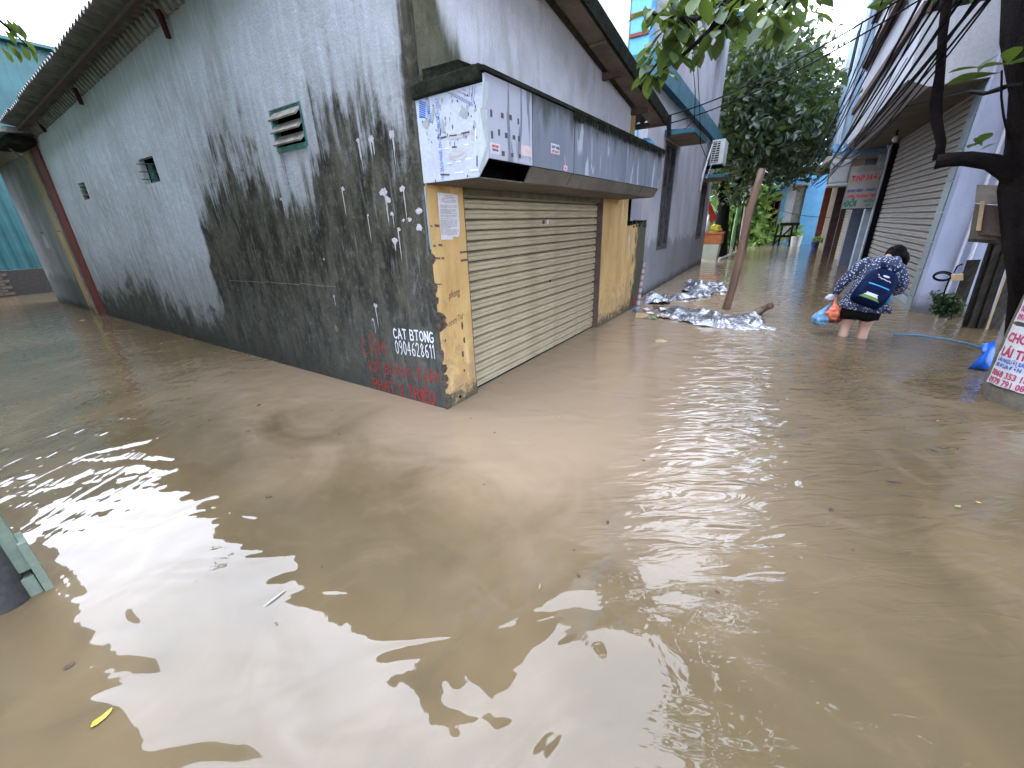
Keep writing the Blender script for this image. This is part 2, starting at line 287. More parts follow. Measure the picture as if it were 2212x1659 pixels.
M = dict(
 side=make_side_wall(), front=make_front_upper(), yellow=make_yellow('ochre_plaster'), yellow_moss=make_yellow('ochre_plaster_with_moss', moss=4.86, base_moss=.25),
 shut=make_shutter('cream_shutter_paint', (.43, .38, .255), (.32, .27, .17)),
 water=make_water(),
 annex=make_damp('grey_annex_render', (.24, .24, .235), (.17, .17, .165), (.075, .075, .07), .8),
 maroon=pm('dark_maroon_paint', (.060, .016, .020), (.035, .012, .014), scale=6, bump=.002),
 broken=pm('broken_plaster_and_brick', (.055, .038, .030), (.13, .11, .095), scale=18, bump=.02),
 concrete_black=pm('mossy_black_concrete', (.009, .010, .008), (.026, .029, .018), scale=9, bump=.02),
 concrete=pm('grey_concrete', (.26, .25, .23), (.17, .165, .15), scale=5, bump=.008),
 soffit=pm('dusty_grey_soffit', (.15, .135, .115), (.095, .085, .07), scale=3, bump=.003),
 soffit_board=pm('tan_fibre_board', (.24, .19, .145), (.16, .125, .09), scale=4, bump=.004),
 sheet=pm('fibre_cement_sheet', (.23, .225, .205), (.14, .135, .125), scale=5, st=(1, 1, 1), bump=.004, dirt=((.06, .06, .05), .5)),
 red_steel=pm('red_oxide_paint', (.20, .050, .042), (.14, .04, .036), scale=5, rough=.6, bump=.002),
 teal=pm('teal_sheet_steel', (.010, .085, .088), (.006, .052, .060), scale=2, rough=.45, bump=.003),
 teal_frame=pm('teal_window_paint', (.07, .21, .19), (.05, .13, .12), scale=12, rough=.6),
 louvre=pm('weathered_louvre_blade', (.33, .32, .29), (.20, .17, .145), scale=10, bump=.003),
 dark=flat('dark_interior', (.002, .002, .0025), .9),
 black=flat('black_rubber', (.012, .012, .014), .55),
 paper=pm('damp_white_paper', (.62, .62, .64), (.52, .51, .52), scale=8, rough=.85, bump=.002),
 paper_pink=pm('pink_printed_paper', (.62, .46, .46), (.55, .5, .5), scale=8),
 print_grey=flat('grey_print', (.22, .22, .24)), print_red=flat('red_print', (.58, .05, .07)), print_mag=flat('magenta_red_print', (.42, .045, .12)), print_blue=flat('blue_print', (.05, .14, .50)),
 print_green=flat('green_print', (.02, .20, .12)), print_navy=flat('navy_print', (.05, .06, .22)), print_yellow=flat('yellow_print', (.65, .5, .12)),
 paint_red=flat('red_brushed_paint', (.34, .016, .014)), paint_white=flat('white_brushed_paint', (.72, .74, .78)), ink=flat('brown_marker_ink', (.10, .055, .03)),
 tape=flat('old_brown_tape', (.085, .065, .07)), tape_white=flat('white_tape', (.75, .76, .80)),
 film=pm('white_protective_film', (.50, .54, .64), (.44, .47, .57), scale=3, rough=.45, bump=.003, var=.1),
 film_grey=flat('bare_grey_panel', (.33, .36, .36), .4), film_stain=pm('brown_stain', (.38, .35, .34), (.50, .50, .53), scale=30, bump=0),
 green_wall=pm('pale_green_plaster', (.17, .215, .165), (.12, .15, .115), scale=4, bump=.006, dirt=((.06, .06, .05), .4)),
 pvc=pm('dark_grey_pipe', (.060, .060, .062), (.10, .10, .10), scale=8, rough=.5),
 grey_house=make_damp('lilac_grey_render', (.36, .355, .385), (.28, .275, .295), (.13, .13, .135), 1.15),
 cream_house=pm('cream_render', (.52, .53, .49), (.44, .45, .42), scale=2, bump=.004, dirt=((.2, .21, .18), .3)),
 blue_trim=pm('dull_blue_trim', (.045, .135, .175), (.035, .09, .12), scale=4, bump=.004, dirt=((.03, .035, .03), .5)),
 blue_paint=pm('sky_blue_paint', (.16, .42, .68), (.12, .34, .58), scale=2, bump=.003),
 pale_blue=pm('pale_blue_render', (.46, .60, .72), (.38, .52, .66), scale=1.5, bump=.003, dirt=((.22, .3, .36), .3)),
 blue_dark=pm('deep_blue_paint', (.10, .27, .45), (.07, .2, .36), scale=3, bump=.003),
 purple=make_damp('lavender_render', (.34, .36, .475), (.28, .30, .40), (.20, .20, .22), .35),
 purple_lt=pm('pale_balcony_render', (.50, .51, .55), (.42, .43, .46), scale=1.5, bump=.003, dirt=((.25, .25, .25), .3)),
 tile_grey=pm('grey_green_wall_tile', (.20, .25, .26), (.16, .20, .21), scale=4, rough=.35, bump=.001),
 brown_trim=pm('brown_edge_paint', (.11, .075, .065), (.075, .05, .045), scale=5),
 panel_soffit=pm('grey_brown_soffit_panel', (.15, .135, .115), (.11, .10, .085), scale=2, bump=.002),
 shut2=make_shutter('dull_beige_shutter_paint', (.32, .29, .25), (.24, .215, .185)),
 shut3=make_shutter('pale_yellow_shutter_paint', (.42, .39, .26), (.34, .30, .19)),
 alu=pm('painted_aluminium', (.36, .42, .46), (.28, .33, .37), scale=5, rough=.4, metal=.2, bump=.001),
 slate=pm('slate_blue_door', (.12, .14, .19), (.10, .115, .16), scale=3, rough=.5),
 tan=pm('tan_render', (.40, .30, .17), (.33, .24, .13), scale=2), redbrown=pm('red_brown_timber', (.20, .065, .045), (.13, .045, .035), scale=6),
 window_wood=pm('dark_grey_shutter_wood', (.075, .070, .075), (.040, .038, .042), scale=8, rough=.6, dirt=((.11, .11, .11), .4)),
 white=pm('off_white_plastic', (.55, .56, .54), (.46, .47, .44), scale=5, rough=.5, bump=.001),
 grille=flat('dark_fan_grille', (.03, .032, .035), .5),
 bark=pm('dark_wet_bark', (.008, .006, .007), (.020, .016, .015), scale=9, st=(1, 1, .35), bump=.03, fine=50),
 bark2=pm('dark_bark', (.007, .0065, .006), (.016, .015, .012), scale=9, st=(1, 1, .3), bump=.03),
 post_wood=pm('wet_brown_timber', (.135, .064, .030), (.055, .027, .015), scale=5, st=(1, 1, .25), rough=.5, bump=.012),
 board=pm('old_grey_board', (.060, .055, .047), (.028, .024, .020), scale=6, st=(3, 3, .2), bump=.008),
 cabinet=pm('weathered_cabinet_wood', (.13, .11, .085), (.075, .06, .045), scale=6, st=(1, 1, .3), bump=.006),
 cab_strip=pm('raw_wood_strip', (.42, .31, .17), (.33, .24, .13), scale=8, st=(1, 1, .3), bump=.003),
 pole=pm('old_pole_concrete', (.17, .15, .115), (.105, .092, .068), scale=6, bump=.012, dirt=((.08, .075, .055), .5)),
 cable=flat('black_cable', (.0022, .0022, .0035), .5),
 brick=pm('muddy_brick', (.13, .085, .065), (.075, .06, .05), scale=20, bump=.006), mortar=pm('dirty_mortar', (.055, .050, .045), (.035, .032, .03), scale=20),
 skin=pm('skin', (.52, .315, .235), (.46, .27, .20), scale=10, rough=.5, bump=.0006), hair=flat('black_hair', (.002, .0016, .002), .65), cloth_black=flat('black_cloth', (.006, .006, .007), .9),
 pack=pm('navy_nylon', (.004, .011, .046), (.003, .007, .03), scale=10, rough=.6, bump=.002), pack_dark=flat('dark_navy_webbing', (.006, .01, .03), .7),
 cyan=flat('cyan_piping', (.03, .30, .62), .5), packgreen=flat('green_band', (.10, .20, .035), .6), packwhite=flat('white_band', (.6, .62, .62), .6),
 bag_blue=pm('thin_blue_plastic', (.10, .24, .42), (.16, .33, .50), scale=12, rough=.3, bump=.006), bag_orange=pm('thin_orange_plastic', (.72, .20, .10), (.6, .14, .07), scale=12, rough=.3, bump=.006),
 bag_bright=pm('bright_blue_plastic', (.012, .13, .62), (.008, .09, .45), scale=14, rough=.35, bump=.004), bag_clear=pm('milky_plastic', (.42, .42, .52), (.5, .5, .58), scale=12, rough=.3),
 bag_red=pm('dark_red_plastic', (.16, .02, .035), (.1, .015, .02), scale=12, rough=.35),
 leaf_y=flat('yellow_leaf', (.70, .42, .03), .5), leaf_d=flat('dead_brown_leaf', (.06, .04, .03), .6), leaf_o=flat('olive_leaf', (.22, .26, .06), .6), petal=flat('pink_petal', (.55, .08, .25), .6),
 orange_crate=pm('orange_plastic_crate', (.50, .16, .04), (.38, .11, .03), scale=6, rough=.5), foam=pm('styrofoam', (.52, .56, .44), (.42, .46, .35), scale=6), yellow_bag=pm('yellow_sack', (.50, .42, .05), (.38, .32, .04), scale=10),
 red_cloth=pm('red_cloth', (.30, .018, .018), (.2, .012, .012), scale=4), bottle=flat('pale_bottle_plastic', (.5, .55, .6), .3), tank=pm('pale_tank_plastic', (.36, .38, .36), (.30, .31, .30), scale=3),
 gate_blue=pm('pale_blue_sheet_metal', (.42, .58, .72), (.36, .50, .64), scale=2, rough=.4), sign=pm('weathered_sign_sheet', (.36, .33, .29), (.29, .27, .24), scale=4),
 blue_roof=pm('blue_roof_sheet', (.22, .46, .68), (.18, .38, .58), scale=2, rough=.4), beige_slab=pm('beige_render', (.42, .37, .33), (.33, .30, .27), scale=3),
 mud=pm('mud', (.16, .12, .08), (.11, .085, .06), scale=3),
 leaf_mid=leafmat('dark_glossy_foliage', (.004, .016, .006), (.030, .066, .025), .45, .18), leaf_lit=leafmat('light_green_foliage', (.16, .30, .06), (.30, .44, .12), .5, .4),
 leaf_near=leafmat('broad_green_leaf', (.012, .036, .008), (.052, .100, .014), .6, .22), leaf_banana=leafmat('banana_leaf', (.06, .15, .05), (.12, .24, .08), .4, .3),
)
def make_silver():
    m = Mat('silver_insulation_film'); n = m.noise((1, 1, 1), 9, 5, .6); v = m.voro((1, 1, 1), 11)
    m.col(m.mix(m.step(n, .3, .7), (.46, .465, .50), (.20, .20, .22))); m.rough(m.step(n, .3, .8, .14, .4)); m.b.inputs['Metallic'].default_value = .8
    m.bump(m.math('ADD', n, m.math('MULTIPLY', v, .5)), .018); return m.m
M['silver'] = make_silver()
def make_floral():
    m = Mat('navy_floral_cloth'); tc = N(m.nt, 'ShaderNodeTexCoord'); m.lc = tc.outputs['Object']; d = m.voro((1, 1, 1), 44); n = m.noise((1, 1, 1), 60, 2, .5)
    k = m.step(m.math('ADD', d, m.math('MULTIPLY', n, .35)), .54, .42)
    m.col(m.mix(k, (.012, .020, .060), (.50, .54, .66))); m.rough(.75); m.bump(m.noise((1, 1, 1), 9, 4, .6), .02); return m.m
M['floral'] = make_floral()
def make_tape_stick():
    m = Mat('red_and_white_tape'); u, o, z = m.xyz(); k = m.math('FRACT', m.math('MULTIPLY', z, 9.0)); n = m.noise((1, 1, 1), 20, 4, .6)
    m.col(m.mix(m.step(m.math('ADD', k, m.math('MULTIPLY', n, .5)), .85, .9), (.30, .27, .30), (.17, .08, .085))); m.rough(.5); return m.m
M['stick'] = make_tape_stick()

# ------------------------------------------------------------------ mesh helpers
class MB:
    def __init__(s, fr=Wf): s.fr = fr; s.v = []; s.f = []; s.l = []; s.r = []
    def p(s, a, b, c): s.v.append(tuple(s.fr(a, b, c))); s.l.append((a, b, c)); return len(s.v)-1
    def w(s, pt, l=None): s.v.append(tuple(pt)); s.l.append(tuple(l if l is not None else pt)); return len(s.v)-1
    def box(s, a0, a1, b0, b1, c0, c1, jit=0):
        j = lambda: random.uniform(-jit, jit)
        i = [s.p(a+j(), b+j(), c+j()) for c in (c0, c1) for a, b in ((a0, b0), (a1, b0), (a1, b1), (a0, b1))]
        for q in ((0, 3, 2, 1), (4, 5, 6, 7), (0, 1, 5, 4), (1, 2, 6, 5), (2, 3, 7, 6), (3, 0, 4, 7)): s.f.append([i[k] for k in q])
        return s
    def hexa(s, pts):
        i = [s.p(*q) for q in pts]
        for q in ((0, 3, 2, 1), (4, 5, 6, 7), (0, 1, 5, 4), (1, 2, 6, 5), (2, 3, 7, 6), (3, 0, 4, 7)): s.f.append([i[k] for k in q])
        return s
    def prism(s, poly, d0, d1, ax=1):
        """polygon in the two coordinates other than ax, extruded along ax"""
        def mk(p, d):
            q = list(p); q.insert(ax, d); return s.p(*q)
        a = [mk(p, d0) for p in poly]; b = [mk(p, d1) for p in poly]; n = len(poly)
        s.f.append(a[::-1]); s.f.append(b)
        for k in range(n): s.f.append([a[k], a[(k+1) % n], b[(k+1) % n], b[k]])
        return s
    def poly(s, pts): s.f.append([s.p(*q) for q in pts]); return s
    def tube(s, pts, rad, n=8, caps=True, jit=0, world=True, flatten=None):
        pts = [np.array(q if world else s.fr(*q), float) for q in pts]
        if not hasattr(rad, '__len__'): rad = [rad]*len(pts)
        rings = []; ref = np.array([.31, .17, .93]); acc = 0
        for k, q in enumerate(pts):
            t = unit(pts[min(k+1, len(pts)-1)]-pts[max(k-1, 0)]); 
            if k: acc += np.linalg.norm(q-pts[k-1])
            x = unit(np.cross(t, ref)) if abs(t.dot(ref)) < .98 else unit(np.cross(t, [1, 0, 0])); y = np.cross(t, x); ref = np.cross(x, t) if False else ref
            ring = []
            for j in range(n):
                a = 2*PI*j/n; r = rad[k]*(1+random.uniform(-jit, jit))
                ring.append(s.w(q+x*math.cos(a)*r+y*math.sin(a)*r*(flatten or 1), (math.cos(a)*rad[k], math.sin(a)*rad[k], acc)))
            rings.append(ring)
        for k in range(len(rings)-1):
            for j in range(n): s.f.append([rings[k][j], rings[k][(j+1) % n], rings[k+1][(j+1) % n], rings[k+1][j]])
        if caps: s.f.append(rings[0][::-1]); s.f.append(rings[-1])
        return s
    def loft(s, rings):
        """rings: lists of world points, same length"""
        ids = [[s.w(q) for q in r] for r in rings]; n = len(ids[0])
        for k in range(len(ids)-1):
            for j in range(n): s.f.append([ids[k][j], ids[k][(j+1) % n], ids[k+1][(j+1) % n], ids[k+1][j]])
        s.f.append(ids[0][::-1]); s.f.append(ids[-1]); return s
    def ball(s, c, r, n=10, sc=(1, 1, 1), nz=0):
        c = np.array(c); rings = []
        for k in range(n+1):
            ph = PI*k/n; rr = max(math.sin(ph), .02)
            ring = []
            for j in range(n*2):
                a = PI*j/n; d = np.array([math.cos(a)*rr*sc[0], math.sin(a)*rr*sc[1], math.cos(ph)*sc[2]])
                f = 1+nz*noise.noise(Vector(d*2.5+c*3)) if nz else 1
                ring.append(c+d*r*f)
            rings.append(ring)
        return s.loft(rings)
    def build(s, name, mat, parent=None, label=None, cat=None, group=None, kind=None, smooth=False, bevel=0, origin=None, recalc=True):
        me = bpy.data.meshes.new(name)
        o = bpy.data.objects.new(name, me)
        org = np.array(parent.location if parent and not parent.get('_sub') else (parent['_org'] if parent else (origin if origin is not None else (0, 0, 0))))
        if parent is None and origin is None and s.v:
            a = np.array(s.v); org = np.array([a[:, 0].mean(), a[:, 1].mean(), a[:, 2].min()])
        me.from_pydata([tuple(np.array(q)-org) for q in s.v], [], s.f)
        at = me.attributes.new('lc', 'FLOAT_VECTOR', 'POINT'); at.data.foreach_set('vector', np.array(s.l, dtype=np.float32).ravel())
        if s.r:
            a2 = me.attributes.new('rnd', 'FLOAT', 'POINT'); a2.data.foreach_set('value', np.array(s.r, dtype=np.float32))
        if recalc:
            bm = bmesh.new(); bm.from_mesh(me); bmesh.ops.recalc_face_normals(bm, faces=bm.faces); bm.to_mesh(me); bm.free()
        if smooth: me.polygons.foreach_set('use_smooth', [True]*len(me.polygons))
        me.materials.append(M[mat] if isinstance(mat, str) else mat)
        COL.objects.link(o)
        if parent: o.parent = parent
        else: o.location = org
        if parent: o['_sub'] = 1; o['_org'] = [float(x) for x in org]
        if label: o['label'] = label
        if cat: o['category'] = cat
        if group: o['group'] = group
        if kind: o['kind'] = kind
        if bevel:
            b = o.modifiers.new('edge', 'BEVEL'); b.width = bevel; b.segments = 2; b.limit_method = 'ANGLE'
        return o
def thing(name, label, cat, loc, group=None):
    o = bpy.data.objects.new(name, None); COL.objects.link(o); o.empty_display_size = .1
    o.location = tuple(loc); o['label'] = label; o['category'] = cat
    if group: o['group'] = group
    return o
def copy_part(o, delta, parent):
    c = o.copy(); COL.objects.link(c); c.parent = parent; c.location = o.location+Vector(delta); return c
def wall(mb, u0, u1, z0, ztop, holes, th=.2, o=0.0, top_at=3.0):
    """wall face with openings and their reveals; ztop is a function of u"""
    us = sorted({u0, u1}|{h[0] for h in holes}|{h[1] for h in holes}|set(np.arange(u0, u1, 1.0)))
    zs = sorted({z0, top_at}|{h[2] for h in holes}|{h[3] for h in holes})+['top']
    g = {}
    def vt(i, j, oo):
        k = (i, j, oo)
        if k not in g:
            z = ztop(us[i]) if zs[j] == 'top' else zs[j]; g[k] = mb.p(us[i], oo, z)
        return g[k]
    for i in range(len(us)-1):
        for j in range(len(zs)-1):
            um = (us[i]+us[i+1])/2; zm = zs[j]+.001
            if any(h[0] < um < h[1] and h[2] <= zm < h[3] for h in holes): continue
            mb.f.append([vt(i, j, o), vt(i+1, j, o), vt(i+1, j+1, o), vt(i, j+1, o)])
            mb.f.append([vt(i, j, o-th), vt(i+1, j, o-th), vt(i+1, j+1, o-th), vt(i, j+1, o-th)])
    for h in holes:
        c = [(h[0], h[2]), (h[1], h[2]), (h[1], h[3]), (h[0], h[3])]
        for k in range(4):
            a, b = c[k], c[(k+1) % 4]; mb.poly([(a[0], o, a[1]), (b[0], o, b[1]), (b[0], o-th, b[1]), (a[0], o-th, a[1])])
    n = len(us)-1; J = len(zs)-1
    for i in range(n): mb.f.append([vt(i, J, o), vt(i+1, J, o), vt(i+1, J, o-th), vt(i, J, o-th)])
    for i in (0, n):
        for j in range(J): mb.f.append([vt(i, j, o), vt(i, j+1, o), vt(i, j+1, o-th), vt(i, j, o-th)])
    return mb
def text(body, size, fn, mat, parent, name='lettering', bold=0.0, align='LEFT', sx=1.0, shear=0.0):
    cu = bpy.data.curves.new('t', 'FONT'); cu.body = body; cu.size = size; cu.offset = bold; cu.align_x = align; cu.resolution_u = 2; cu.shear = shear
    ob = bpy.data.objects.new('t', cu); COL.objects.link(ob)
    me = bpy.data.meshes.new_from_object(ob); COL.objects.unlink(ob); bpy.data.objects.remove(ob)
    mb = MB()
    for v in me.vertices:
        mb.w(fn(v.co.x*sx, v.co.y), (v.co.x, v.co.y, 0))
    mb.f = [list(p.vertices) for p in me.polygons]; bpy.data.meshes.remove(me)
    return mb.build(name, mat, parent, recalc=False)
G = {'A': [[(0, 0), (.3, 1), (.6, 0)], [(.12, .38), (.48, .38)]], 'B': [[(0, 0), (0, 1), (.4, .95), (.48, .75), (.38, .55), (0, .52)], [(.38, .55), (.55, .35), (.45, .05), (0, 0)]],
 'C': [[(.55, .85), (.35, 1), (.12, .85), (0, .5), (.1, .12), (.35, 0), (.58, .15)]], 'D': [[(0, 0), (0, 1), (.35, .9), (.55, .5), (.35, .1), (0, 0)]],
 'E': [[(.5, 1), (0, 1), (0, 0), (.52, 0)], [(0, .52), (.4, .52)]], 'G': [[(.55, .85), (.3, 1), (.05, .75), (0, .4), (.15, .05), (.4, 0), (.58, .15), (.58, .45), (.35, .45)]],
 'H': [[(0, 0), (0, 1)], [(.5, 0), (.5, 1)], [(0, .5), (.5, .5)]], 'I': [[(.1, 0), (.1, 1)]], 'M': [[(0, 0), (.1, 1), (.38, .35), (.65, 1), (.78, 0)]], 'N': [[(0, 0), (0, 1), (.5, 0), (.5, 1)]],
 'O': [[(.3, 1), (.08, .8), (0, .5), (.08, .2), (.3, 0), (.52, .2), (.6, .5), (.52, .8), (.3, 1)]], 'P': [[(0, 0), (0, 1), (.4, .95), (.5, .75), (.38, .52), (0, .5)]],
 'R': [[(0, 0), (0, 1), (.4, .95), (.48, .75), (.36, .55), (0, .5)], [(.2, .52), (.55, 0)]], 'T': [[(0, 1), (.6, 1)], [(.3, 1), (.3, 0)]], 'U': [[(0, 1), (.02, .25), (.2, 0), (.42, .1), (.5, .3), (.5, 1)]],
 'V': [[(0, 1), (.25, 0), (.52, 1)]], 'Y': [[(0, 1), (.25, .5), (.5, 1)], [(.25, .5), (.25, 0)]],
 '0': [[(.22, 1), (.04, .75), (.04, .25), (.22, 0), (.4, .25), (.4, .75), (.22, 1)]], '9': [[(.4, .6), (.2, .5), (.03, .7), (.1, .95), (.3, 1), (.42, .75), (.38, .25), (.15, 0)]],
 '4': [[(.35, 0), (.35, 1), (0, .35), (.48, .35)]], '6': [[(.38, .95), (.15, .8), (.03, .35), (.15, .02), (.36, .05), (.42, .35), (.28, .52), (.06, .38)]], '2': [[(.02, .8), (.15, 1), (.38, .9), (.38, .6), (.05, .05), (.45, .02)]],
 '8': [[(.22, .52), (.05, .75), (.2, 1), (.4, .8), (.22, .52), (.02, .25), (.2, 0), (.42, .22), (.22, .52)]], '1': [[(.05, .8), (.2, 1), (.2, 0)]],
 'a': [[(.1, 1.12), (.3, 1.3), (.5, 1.12)], [(.45, 1.28), (.6, 1.5)]], 'x': [[(.1, 1.12), (.3, 1.28), (.5, 1.12)]], 's': [[(.3, 1.12), (.42, 1.38)]], 'd': [[(.28, -.25), (.32, -.25), (.32, -.2)]], '?': [[(.25, 1.45), (.4, 1.4), (.3, 1.25), (.3, 1.15)]], 'h': [[(.6, 1.0), (.72, 1.15), (.68, .85)]], '-': [[(-.12, .5), (.25, .5)]]}
def strokes(words, fn, size, width, jit=.02, gap=.22, sx=1.0, split=None):
    """hand-brushed capitals: words is a list of (glyph + marks) per letter"""
    mb = MB(); x = 0
    for tok in words:
        if tok == ' ':
            x += .45*sx
            if split is not None: split.append(mb); mb = MB()
            continue
        wid = max(q[0] for st in G[tok[0]] for q in st)
        for g in tok:
            for st in G[g]:
                pts = [(x+(a+random.uniform(-jit, jit))*sx, b+random.uniform(-jit, jit)) for a, b in st]
                for (a, b) in zip(pts[:-1], pts[1:]):
                    d = np.array([b[0]-a[0], b[1]-a[1]]); L = np.linalg.norm(d)+1e-6; d /= L; nn = np.array([-d[1], d[0]])
                    ww = width/size*random.uniform(.75, 1.15)/2
                    q = [np.array(a)-d*ww*.6+nn*ww, np.array(a)-d*ww*.6-nn*ww, np.array(b)+d*ww*.6-nn*ww*.85, np.array(b)+d*ww*.6+nn*ww*.85]
                    mb.f.append([mb.w(fn(*(k*size)), (k[0]*size, k[1]*size, 0)) for k in q])
        x += (wid+gap)*sx
    return mb
def blotch(fn, cx, cz, rx, rz, n=12, jit=.35):
    mb = MB(); mb.f.append([mb.w(fn(cx+math.cos(2*PI*k/n)*rx*random.uniform(1-jit, 1+jit), cz+math.sin(2*PI*k/n)*rz*random.uniform(1-jit, 1+jit)), (cx, k*.01, cz)) for k in range(n)]); return mb
def cat_mb(mbs):
    o = MB()
    for m in mbs:
        k = len(o.v); o.v += m.v; o.l += m.l; o.f += [[i+k for i in f] for f in m.f]
    return o

# ------------------------------------------------------------------ water and ground
wb = MB(); wb.box(-260, 300, -200, 420, -2.4, -1.2); wb.build('ground', 'mud', kind='structure', origin=(0, 0, 0))
wb = MB(); wb.poly([(-250, -190, 0), (290, -190, 0), (290, 400, 0), (-250, 400, 0)]); wb.build('water', 'water', kind='structure', origin=(0, 0, 0), recalc=False)

# ================================================================== corner building
house = thing('corner_shop_house', 'low plastered house on the street corner with a rolled-down cream shutter and a corrugated roof', 'house', K)
roof_z = lambda u, v: 3.74-.040*u-.162*v           # u along side wall, v along front
LEN, FRT = 9.55, 4.42
h1 = (1.30, 1.79, 2.19, 2.51); h2 = (4.61, 5.10, 2.17, 2.46); h3 = (7.72, 8.06, 2.14, 2.40)
wall(MB(Lf), .0, LEN, -.8, lambda u: roof_z(u, 0)-.03, [h1, h2, h3], th=.06).build('side_wall', 'side', house)
wall(MB(Rf), .02, FRT, 1.74, lambda u: roof_z(0, u)-.05, [], th=.18, o=-.004, top_at=2.45).build('front_wall', 'front', house)
# corner pillar and far pillar
MB(Rf).box(.004, .42, -.22, .006, -.8, 1.80).build('corner_pillar', 'yellow', house, bevel=.006)
MB(Rf).box(3.40, 4.42, -.22, .006, -.8, 1.90).build('shop_pillar', 'yellow', house, bevel=.006)
MB(Rf).box(4.30, 4.46, -.2, .012, 1.91, 2.93).build('upper_post', 'yellow', house)
MB(Bf).box(.2, 4.42, 9.3, 9.5, -.8, 2.9).build('back_wall', 'concrete', house)
MB(Bf).box(4.2, 4.4, .2, 9.3, -.8, 2.95).build('far_wall', 'concrete', house)
# black sheet painting the darkness of the unlit room behind the openings
MB(Lf).box(.25, 9.2, -.45, -.42, .2, 3.0).build('dark_backing', 'dark', house)
# louvre window
fr = MB(Lf)
for a in (h1[0], h1[1]-.028): fr.box(a, a+.028, -.05, .004, h1[2], h1[3])
fr.box(h1[0]+.028, h1[1]-.028, -.10, .012, h1[2]-.012, h1[2]+.028); fr.box(h1[0]+.028, h1[1]-.028, -.10, -.012, h1[3]-.02, h1[3])
lf = fr.build('louvre_window', 'teal_frame', house)
for k in range(3):
    z = h1[2]+.035+k*.095
    MB(Lf).hexa([(h1[0]+.03, .042, z), (h1[1]-.03, .042, z), (h1[1]-.03, .052, z+.010), (h1[0]+.03, .052, z+.010), (h1[0]+.03, -.035, z+.078), (h1[1]-.03, -.035, z+.078), (h1[1]-.03, -.028, z+.086), (h1[0]+.03, -.028, z+.086)]).build('louvre_blade', 'louvre', lf)
# square window with bars
fr = MB(Lf); fr.box(h2[0], h2[1], -.09, -.062, h2[2], h2[2]+.02); fr.box(h2[1]-.15, h2[1]-.012, -.10, -.07, h2[2]+.01, h2[3]-.05)
sw = fr.build('barred_window', 'teal_frame', house)
for k in range(3):
    z = h2[2]+.05+k*.09; MB(Lf).tube([Lf(h2[0]+.0, -.02, z-.03), Lf(h2[1]+.04, .02, z+.012)], .006, 6).build('window_bar', 'black', sw)
fr = MB(Lf)
for k in range(4): z = h3[2]+.0+k*.068; fr.hexa([(h3[0], -.01, z), (h3[1], -.01, z), (h3[1], .0, z+.016), (h3[0], .0, z+.016), (h3[0], -.12, z+.02), (h3[1], -.12, z+.02), (h3[1], -.11, z+.038), (h3[0], -.11, z+.038)])
fr.build('vent_grille', 'louvre', house)
# exposed brick where the corner plaster has fallen away
def chip(z0, z1, wl, wr, n=9):
    mb = MB(); c = (z0+z1)/2; hgt = (z1-z0)/2
    L = [(wl*math.sqrt(max(0, 1-t*t))*random.uniform(.6, 1.2)+.003, c+t*hgt) for t in np.linspace(-1, 1, n)]
    R = [(wr*math.sqrt(max(0, 1-t*t))*random.uniform(.65, 1.15)+.003, c+t*hgt) for t in np.linspace(-1, 1, n)]
    for k in range(n-1):
        dpt = lambda: .008+random.uniform(-.003, .006)
        e = [mb.w(Rf(0, 0, z)-dR*.0+(nL*.006+nR*.008), (0, 0, z)) for z in (L[k][1], L[k+1][1])]
        a = [mb.w(Lf(L[k+i][0], .0045, L[k+i][1]), (L[k+i][0], 0, L[k+i][1])) for i in (0, 1)]
        b = [mb.w(Rf(R[k+i][0], .0095, R[k+i][1]), (R[k+i][0], 0, R[k+i][1])) for i in (0, 1)]
        mb.f.append([a[0], e[0], e[1], a[1]]); mb.f.append([e[0], b[0], b[1], e[1]])
    return mb
for z0, z1, wl, wr in ((.70, .87, .02, .10), (.34, .42, .015, .045), (.25, .33, .03, .05), (.19, .25, .02, .03), (-.05, .15, .03, .085), (1.24, 1.32, .01, .025), (1.02, 1.10, .012, .02), (.93, .99, .008, .02), (.45, .55, .006, .02)):
    chip(z0, z1, wl, wr).build('exposed_brick', 'broken', house)
# roller shutter: curtain of separate slats
sh = MB(Rf).box(.43, 3.395, -.16, -.12, -.8, 1.76).build('roller_shutter', 'brown_trim', house)
pitch = .0872
def slat_mb(fr, u0, u1, o, z, ht, seg=(0, .020, .033, .036, .035, .027, .034, .033, .018, 0), zf=(0, .03, .10, .18, .50, .55, .60, .86, .96, 1)):
    mb = MB(fr); prof = list(zip(seg, [q*ht for q in zf]))
    us = [u0, u1]; ids = [[mb.p(u, o+d, z+c) for d, c in prof] for u in us]
    for j in range(len(prof)-1): mb.f.append([ids[0][j], ids[1][j], ids[1][j+1], ids[0][j+1]])
    mb.f.append(ids[0]); mb.f.append(ids[1][::-1]); return mb
first = slat_mb(Rf, .425, 3.40, -.118, -.10, pitch-.007).build('slat', 'shut', sh)
for k in range(1, 22):
    c_s = copy_part(first, (0, 0, pitch*k+random.uniform(-.0018, .0018)), sh); c_s.rotation_euler = (random.uniform(-.0015, .0015), random.uniform(-.0012, .0012), random.uniform(-.001, .001))
MB(Rf).box(.42, 3.40, -.122, -.075, -.06, .012).build('bottom_rail', 'black', sh)
MB(Rf).box(3.385, 3.402, -.12, .0, -.2, 1.76).build('guide_rail', 'brown_trim', sh)
MB(Rf).box(.418, .432, -.12, .0, -.2, 1.76).build('guide_rail', 'brown_trim', sh)
MB(Rf).box(1.95, 1.985, -.081, -.078, 1.50, 1.545).build('sticker', 'paper', sh)
MB(Rf).box(1.85, 1.90, -.081, -.079, 1.50, 1.54).build('rust_mark', 'brown_trim', sh)
a, b = Rp(1188, 607, -.08); blotch(lambda x, y: Rf(x, -.0795, y), a, b, .02, .02, 8).build('rust_hole', 'dark', sh)
